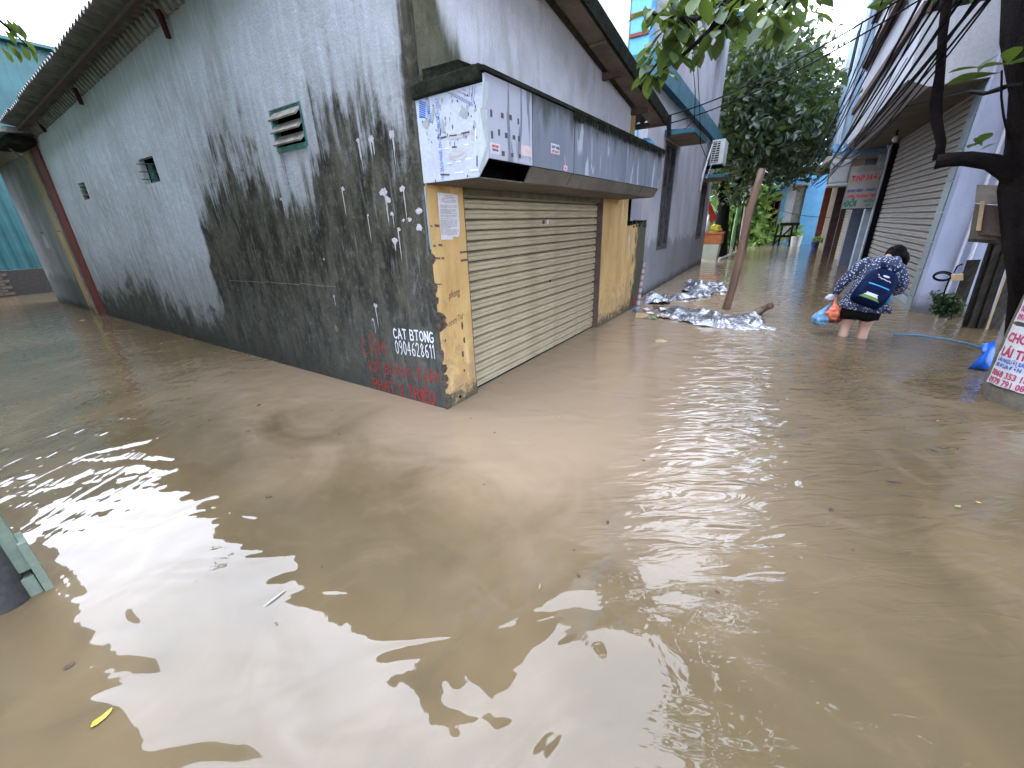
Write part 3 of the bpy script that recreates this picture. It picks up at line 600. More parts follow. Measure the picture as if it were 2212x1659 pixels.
# canopy: slab, end panel, front panels, chamfers, soffit
cn = MB(Rf).box(-.035, 4.02, -.01, .572, 2.305, 2.392, jit=.005).build('canopy', 'concrete_black', house, bevel=.012)
mo = MB(Rf)
for k in range(420):
    u = random.uniform(1.2, 4.0)**1.0; wd = random.uniform(.006, .02); l = random.uniform(.01, .075)*(.4+.6*noise.noise(Vector((u*3, 0, 0)))+.35)
    mo.poly([(u-wd, .606, 2.375), (u+wd, .607, 2.375), (u+wd*.5, .596, 2.338-l), (u-wd*.2, .596, 2.334-l)])
mo.build('moss_fringe', 'concrete_black', cn, kind='stuff', recalc=False)
br = MB(Rf)
for q in ((.03, .16), (.17, .34), (.36, .6)): br.box(q[0], q[1], .06, .38, 2.393, 2.445+random.uniform(-.01, .03), jit=.012)
br.build('rubble_on_slab', 'concrete_black', cn)
endp = [(.0, 1.80), (.50, 1.80), (.586, 1.90), (.586, 2.345), (.574, 2.345), (.574, 2.302), (.0, 2.302)]
ep = MB(Rf); ep.prism(endp, -.004, .008, ax=0); ep_o = ep.build('end_panel', 'film', cn)
seams = [Rp(x, y, .57)[0] for x, y in ((1146, 270), (1237, 300), (1350, 330), (1393, 345))]
us = [0.009]+seams+[3.96]
for k in range(5):
    mp = make_panel('panel_paint_%d' % k, (.95, .25, .35, .2, .3)[k], k*3.7)
    MB(Rf).box(us[k]+.007*(k > 0), us[k+1]-.007, .573, .587, 1.903, 2.350).build('front_panel', mp, cn)
    if k: MB(Rf).hexa([(us[k]+.004, .50, 1.802), (us[k+1]-.004, .50, 1.802), (us[k+1]-.004, .512, 1.80), (us[k]+.004, .512, 1.80), (us[k]+.004, .560, 1.902), (us[k+1]-.004, .560, 1.902), (us[k+1]-.004, .572, 1.900), (us[k]+.004, .572, 1.900)]).build('chamfer_panel', 'soffit_board' if 0 else 'soffit', cn)
MB(Rf).box(.012, 3.95, .49, .553, 1.91, 2.30).build('seam_backing', 'dark', cn)  # black backing that paints shade into the open panel seams
MB(Rf).box(.012, us[1], .30, .32, 1.806, 2.29).build('opening_backing', 'dark', cn)  # black sheet painting the dark hollow where the first chamfer is missing
sf = [0.012, 1.1, 2.15, 3.1, 3.96]
for k in range(4): MB(Rf).box(sf[k]+.003, sf[k+1]-.003, .0, .498, 1.795+.003*(k % 2), 1.803+.003*(k % 2)).build('soffit_panel', 'soffit', cn)
MB(Rf).prism([(.0, 1.812), (.50, 1.812), (.56, 1.90), (.56, 2.30), (.0, 2.30)], 3.965, 3.975, ax=0).build('far_end_panel', 'soffit', cn)
# print, tape and damage on the end panel  (fn: y distance out from the wall, z up)
E_ = lambda o, z, l=0: K+dR*(-.0055-l)+nR*o+Z*z
ep_px = lambda px, py, l=0: (lambda p: ((p-K).dot(nR), p[2]))(onpl(px, py, K-dR*.005, dR))
def zc(x, y): return ((1650+x*.3014)/1.8227, (250+y*.3014)/1.8227)    # from the close-up crop to the 2212 frame
def epz(x, y): return ep_px(*zc(x, y))
def rot_text(body, x0, y0, x1, y1, bold, size_w, matn):
    p0, p1 = np.array(epz(x0, y0)), np.array(epz(x1, y1)); d = p1-p0; L = np.linalg.norm(d); d /= L; nrm = np.array([-d[1], d[0]])
    cu = bpy.data.curves.new('t', 'FONT'); cu.body = body; cu.size = 1; ob = bpy.data.objects.new('t', cu); me = bpy.data.meshes.new_from_object(ob)
    wd = max(v.co.x for v in me.vertices); bpy.data.objects.remove(ob); bpy.data.meshes.remove(me)
    k = L/wd
    text(body, 1.0, lambda x, y: E_(*(p0+d*x*k+nrm*y*size_w)), matn, ep_o, bold=bold)
rot_text('TALL EACH PANEL ON ONE DIRECTION ONLY', 330, 1530, 250, 445, .006, .040, 'print_blue')
rot_text('ALUMINIUM', 165, 770, 128, 445, .012, .050, 'print_blue')
lg = MB()
for k in range(9):
    a = np.array(epz(2, 490+k*27)); b = np.array(epz(86, 520+k*27)); hgt = np.array([0, .0085])
    if k > 7: b = np.array(epz(60, 700))
    lg.f.append([lg.w(E_(*q), (q[0], q[1], 0)) for q in (a-hgt/2, b-hgt/2, b+hgt/2, a+hgt/2)])
lg.build('striped_logo', 'print_blue', ep_o, recalc=False)
ol = MB()
def line(mb, a, b, wd, fn):
    a, b = np.array(a), np.array(b); d = b-a; d = d/(np.linalg.norm(d)+1e-9); n_ = np.array([-d[1], d[0]])*wd/2
    mb.f.append([mb.w(fn(*q), (q[0], q[1], 0)) for q in (a-n_, b-n_, b+n_, a+n_)])
for tri in (((370, 380), (700, 560), (735, 290)), ((430, 380), (690, 520), (700, 300)), ((500, 360), (655, 430), (665, 300))):
    q = [epz(*t) for t in tri]; line(ol, q[0], q[1], .0022, E_); line(ol, q[1], q[2], .0022, E_)
for a, b in (((380, 372), (700, 540)), ((560, 330), (612, 355)), ((585, 380), (600, 440)), ((700, 290), (680, 480))): line(ol, epz(*a), epz(*b), .0018, E_)
ol.build('printed_outline', 'print_navy', ep_o, recalc=False)
tp = MB(); tw = MB(); gp = MB()
for (x, y, wx, hy, r) in ((323, 965, 38, 12, -15), (447, 940, 48, 10, -6), (606, 905, 55, 12, -12), (463, 1091, 32, 10, -5), (340, 1451, 60, 11, 3), (758, 1275, 8, 72, 3), (218, 1535, 8, 14, 0), (636, 1470, 8, 14, 0)):
    c = np.array(epz(x, y)); ex = np.array(epz(x+wx, y+wx*math.tan(math.radians(r)))) - c; ey = np.array(epz(x, y-hy))-c; tp = MB()
    tp.f.append([tp.w(E_(*(c+q), .0012), (q[0], q[1], 0)) for q in (-ex-ey, ex-ey, ex+ey, -ex+ey)]); tp.build('tape_strip', 'tape', ep_o, recalc=False)
for (x, y, wx, hy) in ((365, 1110, 25, 8), (617, 1060, 30, 8), (400, 1305, 28, 7), (515, 1277, 32, 8), (645, 1242, 34, 9), (740, 930, 8, 80), (522, 1425, 55, 9), (722, 1392, 55, 9)):
    c = np.array(epz(x, y)); ex = np.array(epz(x+wx, y-wx*.08))-c; ey = np.array(epz(x, y-hy))-c; tw = MB()
    tw.f.append([tw.w(E_(*(c+q), .0012), (q[0], q[1], 0)) for q in (-ex-ey, ex-ey, ex+ey, -ex+ey)]); tw.build('tape_strip', 'tape_white', ep_o, recalc=False)
for (x, y, rx, ry) in ((590, 650, 62, 70), (310, 830, 28, 95), (180, 690, 20, 80), (190, 600, 18, 45), (90, 790, 45, 60), (120, 710, 20, 50), (725, 790, 16, 50), (632, 570, 16, 30), (735, 610, 22, 26), (425, 410, 12, 40), (300, 480, 14, 40), (270, 560, 16, 45), (110, 520, 20, 60)):
    c = epz(x, y); ex = abs(epz(x+rx, y)[0]-c[0]); ez = abs(epz(x, y-ry)[1]-c[1])
    blotch(lambda a, b: E_(a, b, .0008), c[0], c[1], ex, ez, 11, .25).build('peeled_patch', 'film_grey', ep_o, recalc=False)
for (x, y, rx, ry) in ((500, 1190, 125, 80), (705, 930, 26, 85), (510, 950, 160, 30)):
    c = epz(x, y); ex = abs(epz(x+rx, y)[0]-c[0]); ez = abs(epz(x, y-ry)[1]-c[1])
    blotch(lambda a, b: E_(a, b, .0004), c[0], c[1], ex, ez, 18, .12).build('water_stain', 'film_stain', ep_o, recalc=False)
sp = []
for k in range(55):
    x, y = random.uniform(20, 780), random.uniform(330, 1050)
    if y < 620-.35*x: continue
    c = epz(x, y); sp.append(blotch(lambda a, b: E_(a, b, .0006), c[0], c[1], random.uniform(.002, .005), random.uniform(.006, .016), 6, .3))
cat_mb(sp).build('peeling_flecks', 'tape', ep_o, kind='stuff', recalc=False)
# corner strip peeling off between end and front panel
MB().w(E_(0, 0))
cs = MB(); prev = None
for k, (x, y) in enumerate(((855, 240), (840, 400), (828, 580), (800, 595), (830, 780), (870, 1000), (885, 1080), (870, 1120), (800, 1340), (780, 1415))):
    a, b = epz(x, y), epz(min(x+(60 if y < 1000 else 30), 905 if y < 1120 else 905-(y-1120)*.32), y+(0 if y < 1100 else 30)); cur = [cs.w(E_(a[0], a[1], .004), (a[0], 0, a[1])), cs.w(E_(b[0], b[1], .001), (b[0], 0, b[1]))]
    if prev: cs.f.append([prev[0], prev[1], cur[1], cur[0]])
    prev = cur
cs.build('edge_strip', 'film_grey', ep_o, recalc=False)
# marks and stickers on the front panels
MB(Rf).box(-.03, 4.02, .55, .605, 2.352, 2.378, jit=.004).build('slab_lip', 'concrete_black', cn)
Ff = lambda u, z, l=0: Rf(u, .5885+l, z)
fpx = lambda x, y: Rp((1650+x*.3014)/1.8227, (250+y*.3014)/1.8227, .572)
tp = MB()
for (x, y, a, b) in ((915, 655, 14, 48), (1060, 685, 18, 34), (1168, 710, 18, 34), (1270, 762, 11, 38), (927, 935, 14, 48), (1018, 905, 14, 40), (1112, 945, 18, 34), (1213, 970, 18, 28), (1280, 985, 11, 34), (1073, 1180, 20, 32), (1192, 1200, 16, 26), (1290, 1215, 15, 26)):
    c = np.array(fpx(x, y)); ex = abs(fpx(x+a, y)[0]-c[0]); ez = abs(fpx(x, y+b)[1]-c[1]); tp = MB()
    tp.f.append([tp.w(Ff(c[0]+i*ex, c[1]+j*ez), (i, j, 0)) for i, j in ((-1, -1), (1, -1.05), (1, 1), (-.9, 1))]); tp.build('tape_pad', 'tape', cn, recalc=False)
def sticker(px0, py0, px1, py1, mat, lines, par=None, fpar=cn, off=.587):
    """rectangular sticker between two corners in the 2212 frame, with printed lines"""
    u0, z1 = Rp(px0, py0, off); u1, z0 = Rp(px1, py1, off)
    st = MB(Rf).box(u0, u1, off+.0015, off+.003, z0, z1).build('sticker', mat, fpar)
    for body, rel, sz, matn in lines:
        hgt = (z1-z0)*sz
        text(body, hgt*1.35, lambda x, y: Rf(u0+(u1-u0)*.5+x*.85, off+.004, z0+(z1-z0)*rel+y), matn, st, bold=.002, align='CENTER')
    return st
sticker(1057.5, 307, 1080, 335, 'paper', [('CHO THUÊ', .62, .2, 'print_red'), ('0978 316 522', .3, .16, 'print_navy')])
sticker(1125, 312, 1148, 340, 'paper_pink', [])
sticker(1190, 309, 1208, 335, 'paper', [('CHUYỂN NHÀ', .55, .25, 'print_navy'), ('0977 864 356', .12, .25, 'print_red')])
sticker(1217, 357, 1225, 369, 'paper_pink', [('0986', .3, .3, 'print_red')])
# paper notice on the pillar
nx = lambda x, y: Rp((1500+x*.3617)/1.8227, (600+y*.3617)/1.8227, .008)
n0, n1, n2, n3 = nx(612, 435), nx(832, 462), nx(850, 900), nx(655, 950)
nm = MB(Rf); pts = [n0, n1, nx(858, 830), n2, nx(830, 925), nx(790, 910), nx(780, 950), n3]
nm.prism([(a, b) for a, b in pts], .0085, .0100, ax=1); nm_o = nm.build('paper_notice', 'paper', house)
tl = MB()
def nrect(x0, y0, x1, hh=5):
    a, b = nx(x0, y0), nx(x1, y0+(x1-x0)*.06); hz = .0016*hh/5
    tl.f.append([tl.w(Rf(q[0], .0108, q[1]), (q[0], q[1], 0)) for q in ((a[0], a[1]-hz), (b[0], b[1]-hz), (b[0], b[1]+hz), (a[0], a[1]+hz))])
for k, (a, b) in enumerate(((695, 770), (680, 800), (665, 790), (650, 815), (645, 815), (680, 790))): nrect(a, 470+k*15, b)
y = 575
while y < 905:
    x = 640+ (y-575)*.03
    while x < 825:
        l = random.uniform(14, 45); nrect(x, y, min(x+l, 828)); x += l+5
        if random.random() < .06: break
    y += 11.5 if random.random() < .85 else 20
tl.build('printed_lines', 'print_grey', nm_o, recalc=False, kind='stuff')
# tape marks and pencil words on the pillar
Pf = lambda u, z: Rf(u, .0085, z)
mk = MB()
for (x0, y0, x1, y1, hh) in ((540, 798, 560, 806, 10), (583, 795, 636, 800, 14), (568, 1015, 598, 1018, 12), (625, 1005, 668, 1012, 14), (585, 1150, 648, 1153, 11), (660, 1150, 690, 1152, 12), (858, 1090, 942, 1078, 12), (868, 1178, 946, 1166, 13), (603, 1435, 660, 1434, 7)):
    a, b = nx(x0, y0), nx(x1, y1); q0 = abs(nx(x0, y0+hh)[1]-a[1])
    mk.f.append([mk.w(Pf(*q), (q[0], q[1], 0)) for q in ((a[0], a[1]-q0), (b[0], b[1]-q0), (b[0], b[1]+q0*.8), (a[0], a[1]+q0))])
mk.build('tape_mark', 'tape', house, recalc=False)
a, b = nx(740, 1600); text('phong', .075, lambda x, y: Pf(a+x*.75, b+y*1.25+x*.1), 'ink', house, 'pencil_word', shear=.2)
c_, d_ = Rp(988, 695, .008); text('co chị Thư', .06, lambda x, y: Pf(c_-.11+x*.7, d_-.02+y*1.3+x*.12), 'ink', house, 'pencil_word', shear=.3)
for (px, py, rx, rz) in ((998, 702, .012, .035), (1003, 735, .012, .03), (1000, 765, .016, .03), (1003, 800, .010, .02), (962, 735, .012, .012), (1030, 830, .008, .015), (1008, 858, .02, .016)):
    a, b = Rp(px, py, .008); blotch(Pf, a, b, rx, rz, 10, .3).build('flaked_patch', 'broken' if py > 850 else 'film_stain' if py < 700 else 'brown_trim', house, recalc=False)
a, b = Rp(994, 857, .008); blotch(Pf, a, b, .018, .016, 10, .2).build('hole', 'dark', house, recalc=False)
# painted words on the side wall
def wallwords(words, x0, y0, x1, y1, hpx, mat, width, name='painted_words', sx=1.0, **k):
    """baseline between two points of the photograph, letter height in px at the left"""
    a = np.array(Lp(x0, y0)); b = np.array(Lp(x1, y1)); d = b-a; L = abs(d[0])
    tot = 0
    for t_ in words: tot += .45 if t_ == ' ' else max(q[0] for st in G[t_[0]] for q in st)+.22
    size = abs(Lp(x0, y0-hpx)[1]-a[1]); kx = L/(tot*size); slope = d[1]/L
    parts = []; parts.append(strokes(words, lambda x, y: Lf(a[0]-x*kx, .003, a[1]+y+slope*x*kx), size, width, split=parts, **k))
    for mb in parts: mb.build('painted_word', mat, house, recalc=False)
wallwords(['C', 'A', 'T', ' ', 'B', 'T', 'O', 'N', 'G'], 852, 730, 940, 740, 20, 'paint_white', .016)
wallwords(list('0904628611'), 857, 763, 943, 775, 27, 'paint_white', .013)
wallwords(['C', 'Aa', 'M'], 785, 764, 842, 772, 31, 'paint_red', .0095)
wallwords(['V', 'Uhs', 'T', ' ', 'B', 'O?', ' ', 'R', 'As', 'C', ' ', 'Oh?', ' ', 'D-', 'Ax', 'Y'], 800, 801, 955, 831, 21, 'paint_red', .0105)
wallwords(['P', 'H', 'Ad', 'T', ' ', '2', ' ', 'T', 'R', 'I', 'Exd', 'U'], 810, 839, 945, 874, 22, 'paint_red', .0155)
# splashes of white paint on the dark plaster
def splash(px, py, r, drip=0, n=12):
    a, b = Lp(px, py); mb = blotch(lambda x, y: Lf(x, .0025, y), a, b, r, r*.8, n, .4)
    for q in range(drip):
        x = a+random.uniform(-r, r)*.8; l = random.uniform(.08, .26); wd = random.uniform(.004, .009)
        mb.f.append([mb.w(Lf(x+i, .0025, b+j), (x+i, 0, b+j)) for i, j in ((-wd, 0), (wd, 0), (wd*.5, -l*.7), (0, -l), (-wd*.7, -l*.7))])
    return mb
for q in ((870, 408, .03, 1), (905, 455, .028, 0), (907, 492, .03, 0), (885, 474, .02, 0), (872, 476, .013, 0), (838, 432, .028, 1), (608, 430, .02, 1), (848, 462, .02, 1), (829, 415, .04, 2), (795, 465, .012, 1), (862, 495, .018, 1), (812, 660, .025, 1), (806, 690, .014, 1), (741, 408, .02, 1), (803, 300, .03, 2), (847, 290, .035, 2), (774, 303, .02, 2), (700, 560, .012, 0), (722, 640, .012, 1), (853, 520, .03, 1)):
    splash(*q[:3], drip=q[3]).build('paint_splash', 'film_stain' if q[2] > .026 and q[3] == 0 else 'tape_white' if random.random() < .0 else 'film_stain', house, recalc=False)
sc = MB()
for k in range(6):
    a, b = Lp(497+k*38, 604+k*2.2+random.uniform(-2, 2)), Lp(497+(k+1)*38, 606+(k+1)*2.2); line(sc, a, b, .0018, lambda x, y: Lf(x, .0022, y))
sc.build('scratch_line', 'film_stain', house, recalc=False)
a, b = Lp(727, 708); blotch(lambda x, y: Lf(x, .006, y), a, b, .03, .035, 9, .3).build('plaster_patch', 'soffit_board', house)
# electric conduit strip at the corner
MB(Rf).box(-.007, .0, -.0, .008, 1.35, 1.78).build('conduit', 'alu', house)
# roof: separate corrugated sheets laid side by side, ribs running down the slope
WL = .13
def corr_sheet(u0, u1, v0, v1, lift=0.0, drop=0.0):
    n = int(round((u1-u0)/WL*8)); mb = MB(Bf); vs = np.linspace(v0, v1, 7); top = []; bot = []
    for v in vs:
        sag = lift+drop*(v-v0)
        top.append([mb.p(v, u, roof_z(u, v)+.022+.024*math.cos(2*PI*u/WL)+sag) for u in np.linspace(u0, u1, n+1)])
        bot.append([mb.p(v, u, roof_z(u, v)+.014+.024*math.cos(2*PI*u/WL)+sag) for u in np.linspace(u0, u1, n+1)])
    for k in range(len(vs)-1):
        for j in range(n):
            mb.f.append([top[k][j], top[k][j+1], top[k+1][j+1], top[k+1][j]]); mb.f.append([bot[k][j], bot[k][j+1], bot[k+1][j+1], bot[k+1][j]])
    for j in range(n):
        mb.f.append([top[0][j], top[0][j+1], bot[0][j+1], bot[0][j]]); mb.f.append([top[-1][j], top[-1][j+1], bot[-1][j+1], bot[-1][j]])
    for k in range(len(vs)-1):
        for j in (0, n): mb.f.append([top[k][j], top[k+1][j], bot[k+1][j], bot[k][j]])
    return mb
rf = MB(Bf).box(.02, 4.95, .1, .16, 2.80, 2.86)
rf = MB(Bf); 
for v in (.05, 1.6, 3.2, 4.3): rf.box(v-.03, v+.03, -.22, 9.3, roof_z(0, v)-.12, roof_z(0, v)-.05)
rf.v = [(x, y, z-.04*max(0, (np.array([x, y, 0])-K).dot(dL))) for x, y, z in rf.v]
roof = rf.build('roof', 'brown_trim', house)
nS = 11; wS = (9.45+.30)/nS
for k in range(nS):
    corr_sheet(-.30+k*wS-.0, -.30+(k+1)*wS+WL*.5, -.36+random.uniform(-.015, .015), 5.02, lift=.010*(k % 2), drop=random.uniform(-.001, .001)).build('roof_sheet', 'sheet', roof, smooth=False)
# batten under the verge and mortar teeth on top of the wall
bt = MB(Lf); 
bt.hexa([(-.25, .17, roof_z(-.25, 0)-.055), (9.4, .17, roof_z(9.4, 0)-.055), (9.4, .22, roof_z(9.4, 0)-.055), (-.25, .22, roof_z(-.25, 0)-.055), (-.25, .17, roof_z(-.25, 0)-.015), (9.4, .17, roof_z(9.4, 0)-.015), (9.4, .22, roof_z(9.4, 0)-.015), (-.25, .22, roof_z(-.25, 0)-.015)])
bt.build('verge_batten', 'brown_trim', roof)
th = MB(Lf)
for k in range(72):
    u = .05+k*WL; zz = roof_z(u, 0)
    th.hexa([(u, .0, zz-.13), (u+.10, .0, zz-.12), (u+.10, .02, zz-.12), (u, .02, zz-.13), (u+.005, .0, zz-.02), (u+.075, .0, zz-.03), (u+.06, .08, zz-.035), (u+.012, .09, zz-.025)])
th.build('mortar_teeth', 'concrete', roof, kind='stuff')
for px, py, qx, qy in ((345, 22, 362, 82), (163, 190, 175, 226), (86, 262, 96, 285)):
    a, b = Lp(px, py, .05), Lp(qx, qy, .05)
    MB(Lf).tube([Lf(a[0], .06, a[1]), Lf(b[0], .04, b[1])], [.030, .024], 4).build('steel_hanger', 'maroon', roof)
# rake over the front: dark fascia and tan boards
fa = MB(Rf)
fa.hexa([(-.36, .30, roof_z(0, -.36)-.075), (5.05, .30, roof_z(0, 5.05)-.075), (5.05, .325, roof_z(0, 5.05)-.075), (-.36, .325, roof_z(0, -.36)-.075), (-.36, .30, roof_z(0, -.36)+.055), (5.05, .30, roof_z(0, 5.05)+.055), (5.05, .34, roof_z(0, 5.05)+.06), (-.36, .34, roof_z(0, -.36)+.06)])
fa.build('rake_edge', 'concrete_black', roof)
for a, b, c in ((-.3, 1.15, 0), (1.18, 2.55, .008), (2.58, 3.75, -.004), (3.78, 5.0, .006)):
    MB(Rf).hexa([(a, .09, roof_z(0, a)-.075+c), (b, .09, roof_z(0, b)-.075+c), (b, .285, roof_z(0, b)-.075+c), (a, .285, roof_z(0, a)-.075+c), (a, .09, roof_z(0, a)-.05), (b, .09, roof_z(0, b)-.05), (b, .285, roof_z(0, b)-.05), (a, .285, roof_z(0, a)-.05)]).build('soffit_board', 'soffit_board', roof)
MB(Bf).box(4.93, 5.0, -.3, 9.3, roof_z(0, 4.95)-.09, roof_z(0, 4.95)-.02).build('eave_board', 'brown_trim', roof)
MB().tube([Rf(5.02, .34, 2.98), Rf(5.03, .36, 2.70)], .035, 8).build('gutter_end', 'black', roof)
# low boundary wall beside the shop
lw = wall(MB(Rf), 4.435, 5.45, -.8, lambda u: 1.46-.05*math.sin(u*9)-.02*(u-4.4), [], th=.2, o=.004, top_at=1.2)
lo = lw.build('boundary_wall', 'yellow_moss', label='low ochre wall stained black with moss beside the cream shutter', cat='wall')
rb = MB(Rf)
for k in range(14): u = 4.6+k*.06; rb.box(u, u+random.uniform(.05, .14), -.18, .0, 1.40, 1.45+random.uniform(0, .06), jit=.015)
rb.build('loose_rubble', 'concrete_black', lo)
for (px, py, rx, rz) in ((1358, 525, .035, .15), (1366, 560, .03, .09), (1370, 590, .025, .07), (1362, 610, .03, .05)):
    a, b = Rp(px, py, .006); blotch(lambda x, y: Rf(x, .008, y), a, b, rx, rz, 11, .35).build('bare_patch', 'film_stain' if py < 540 else 'soffit', lo, recalc=False)
a, b = Rp(1368, 650, .006); strokes(['V', 'R'], lambda x, y: Rf(a-.1+x, .008, b-.05+y), .12, .02).build('painted_mark', 'paint_red', lo, recalc=False)

# ================================================================== left lane
an = thing('red_column_annex', 'grey annex wall with yellow strip and red column at the end of the long wall', 'building', Lf(10, 0, 0))
MB(Lf).box(LEN+.02, LEN+.48, -.3, .03, -.8, roof_z(LEN, 0)-.1).build('red_column', 'red_steel', an)
MB(Lf).box(LEN+.50, LEN+.85, -.3, -.05, 1.9, 3.2).build('upper_panel', 'teal_frame', an)
MB(Lf).box(LEN+.50, LEN+.85, -.3, -.06, -.8, 1.88).build('lower_panel', 'yellow', an)
MB().tube([Lf(LEN+.62, .02, 3.3), Lf(LEN+.66, .02, 1.5), Lf(LEN+.66, .02, -.3)], .022, 8).build('downpipe', 'concrete', an)
MB(Lf).box(LEN+.88, LEN+1.25, -.3, -.0, 1.7, 3.22).build('yellow_strip', 'tan', an)
MB(Lf).box(LEN+.88, LEN+1.25, -.3, -.0, -.8, 1.68).build('yellow_strip', 'yellow', an)
wl = wall(MB(Lf), LEN+1.27, LEN+4.3, -.8, lambda u: 3.15, [(LEN+2.6, LEN+2.95, 1.35, 1.7)], th=.06, o=-.02, top_at=2.9); wl.build('annex_wall', 'annex', an)
MB(Lf).box(LEN+2.5, LEN+3.05, -.4, -.36, 1.2, 1.9).build('vent_backing', 'dark', an)
MB(Lf).hexa([(LEN-.25, -.2, 3.32), (LEN+4.5, -.2, 3.12), (LEN+4.5, .5, 3.08), (LEN-.25, .5, 3.26), (LEN-.25, -.2, 3.40), (LEN+4.5, -.2, 3.2), (LEN+4.5, .52, 3.16), (LEN-.25, .52, 3.34)]).build('annex_roof', 'concrete', an)
MB(Lf).box(LEN-.15, LEN+1.0, .05, .38, 3.12, 3.24).build('gutter_box', 'concrete_black', an)
MB().tube([Lf(LEN+.3, .42, 3.62), Lf(LEN+.3, .46, 3.66), Lf(LEN+.6, .44, 3.66)], .012, 6).build('pipe_end', 'alu', an)
MB().tube([Lf(LEN+.6, .44, 3.66), Lf(LEN+.55, .40, 3.3), Lf(LEN+.6, .12, 2.9)], .018, 6).build('slanting_pipe', 'concrete', an)
# teal sheet-metal house across the end
t0 = 17.0
bk = thing('teal_shed', 'tall teal corrugated metal shed on a brick base at the far left', 'shed', Lf(t0, .5, 0))
def tealsheet(o0, o1):
    mb = MB(lambda a, b, c: Lf(t0+b, a, c)); n = int((o1-o0)/.05)
    xs = np.linspace(o0, o1, n+1); r = [[mb.p(x, (.02 if (i % 5) in (0, 1) else 0.0), z) for i, x in enumerate(xs)] for z in (.74, 3.2, 6.72)]
    r2 = [[mb.p(x, .05, z) for x in xs] for z in (.74, 3.2, 6.72)]
    for k in range(2):
        for j in range(n): mb.f.append([r[k][j], r[k][j+1], r[k+1][j+1], r[k+1][j]]); mb.f.append([r2[k][j], r2[k][j+1], r2[k+1][j+1], r2[k+1][j]])
    for j in range(n): mb.f.append([r[2][j], r[2][j+1], r2[2][j+1], r2[2][j]])
    return mb
for k in range(9): tealsheet(-4.0+k*1.0, -3.0+k*1.0+.0).build('wall_sheet', 'teal', bk)
MB(lambda a, b, c: Lf(t0+b, a, c)).box(-4.1, 5.1, -.25, .4, 6.71, 6.79).build('roof_edge', 'teal', bk)
MB(lambda a, b, c: Lf(t0+b, a, c)).box(-4, 5, .0, .15, -.8, .735).build('brick_base', 'mortar', bk)
fbk = None; nb = 0
for r in range(8):
    for j in range(22):
        a = .3+j*.23+(r % 2)*.115
        if a > 4.9: continue
        if fbk is None: fbk = MB(lambda a, b, c: Lf(t0+b, a, c)).box(.3, .515, -.012, .02, .04, .115, jit=.003).build('brick', 'brick', bk); continue
        copy_part(fbk, tuple(nL*(a-.3)+Z*(r*.09)+dL*random.uniform(-.004, .004)), bk)
# neighbouring green house by the camera (its end pilaster and pipe stand in the lower left corner)
Q = onz(116, 1266)
def Gf(a, b, c): return Q+dL*a-dR*b+Z*c        # a: along the lane, b: back from the corner
gh = thing('pale_green_house', 'corner of a pale green plastered house with dark joints at the left edge', 'house', Q)
MB(Gf).box(.16, 14, .05, 6, -.8, 6.3).build('house_wall', 'green_wall', gh)
MB(Gf).box(.0, .155, .03, .55, -.8, .10).build('pilaster_block', 'green_wall', gh, bevel=.006)
zz = .125
for k in range(12):
    MB(Gf).box(.0+.01*(k == 0), .155, .02, .55, zz, zz+.33).build('pilaster_block', 'green_wall', gh, bevel=.006); zz += .355
    MB(Gf).box(.03, .155, .05, .54, zz-.024, zz-.001).build('joint', 'dark', gh)
MB(Gf).box(-.012, .12, .0, .028, -.2, .27).build('corner_bead', 'green_wall', gh)
gp_ = onz(20, 1302)
MB().tube([gp_+Z*-.4, gp_+Z*.9-np.array([.0, .0, 0]), gp_+Z*3.0], .075, 20).build('drain_pipe', 'pvc', label='dark grey drain pipe standing in the water at the lower left edge', cat='pipe', smooth=True)

# ================================================================== grey house beyond the shop
TG = -2.24
gy = thing('grey_blue_house', 'two storey lilac grey house with dull blue trim beyond the corner shop', 'house', Af(9, TG, 0))
W1 = (9.55, 10.55, .88, 3.0); W2 = (14.6, 15.6, .88, 2.55)
wall(MB(lambda u, o, z: Af(u, TG+o, z)), 8.15, 16.6, -.8, lambda u: 3.70, [W1, W2], th=.2, top_at=3.3).build('lower_wall', 'grey_house', gy)
MB(Af).box(8.15, 16.58, -9, TG-.45, -.8, 3.68).build('house_core', 'grey_house', gy)
MB(Af).box(8.05, 16.65, -6, TG+.12, 3.71, 4.06).build('blue_cornice', 'blue_trim', gy)
wall(MB(lambda u, o, z: Af(u, TG-.02+o, z)), 8.5, 16.45, 4.065, lambda u: 9.5, [(14.45, 15.25, 4.35, 6.25)], th=.2, top_at=7.4).build('upper_wall', 'grey_house', gy)
MB(Af).box(14.3, 15.4, TG-.35, TG-.3, 4.2, 6.5).build('upper_window', 'dark', gy)
MB(Af).box(8.2, 8.5, -6, -2.70, 4.065, 9.5).build('end_wall', 'cream_house', gy)
MB(Af).box(8.22, 8.5, -2.69, TG-.12, 4.065, 9.5).build('blue_bay', 'blue_paint', gy)
for z in (4.35, 4.62, 4.9, 5.75): MB(Af).box(8.19, 8.215, -2.68, TG-.13, z, z+.05).build('bay_rail', 'redbrown', gy)
MB(Af).box(8.1, 8.5, -2.66, -2.42, 2.0, 3.70).build('blue_pier', 'blue_paint', gy)
MB(Af).box(8.5, 16.4, -6, TG-.24, 9.3, 9.5).build('upper_slab', 'grey_house', gy)
MB(Af).box(14.3, 15.6, TG+.0, TG+.62, 6.30, 6.42).build('upper_hood', 'blue_trim', gy)
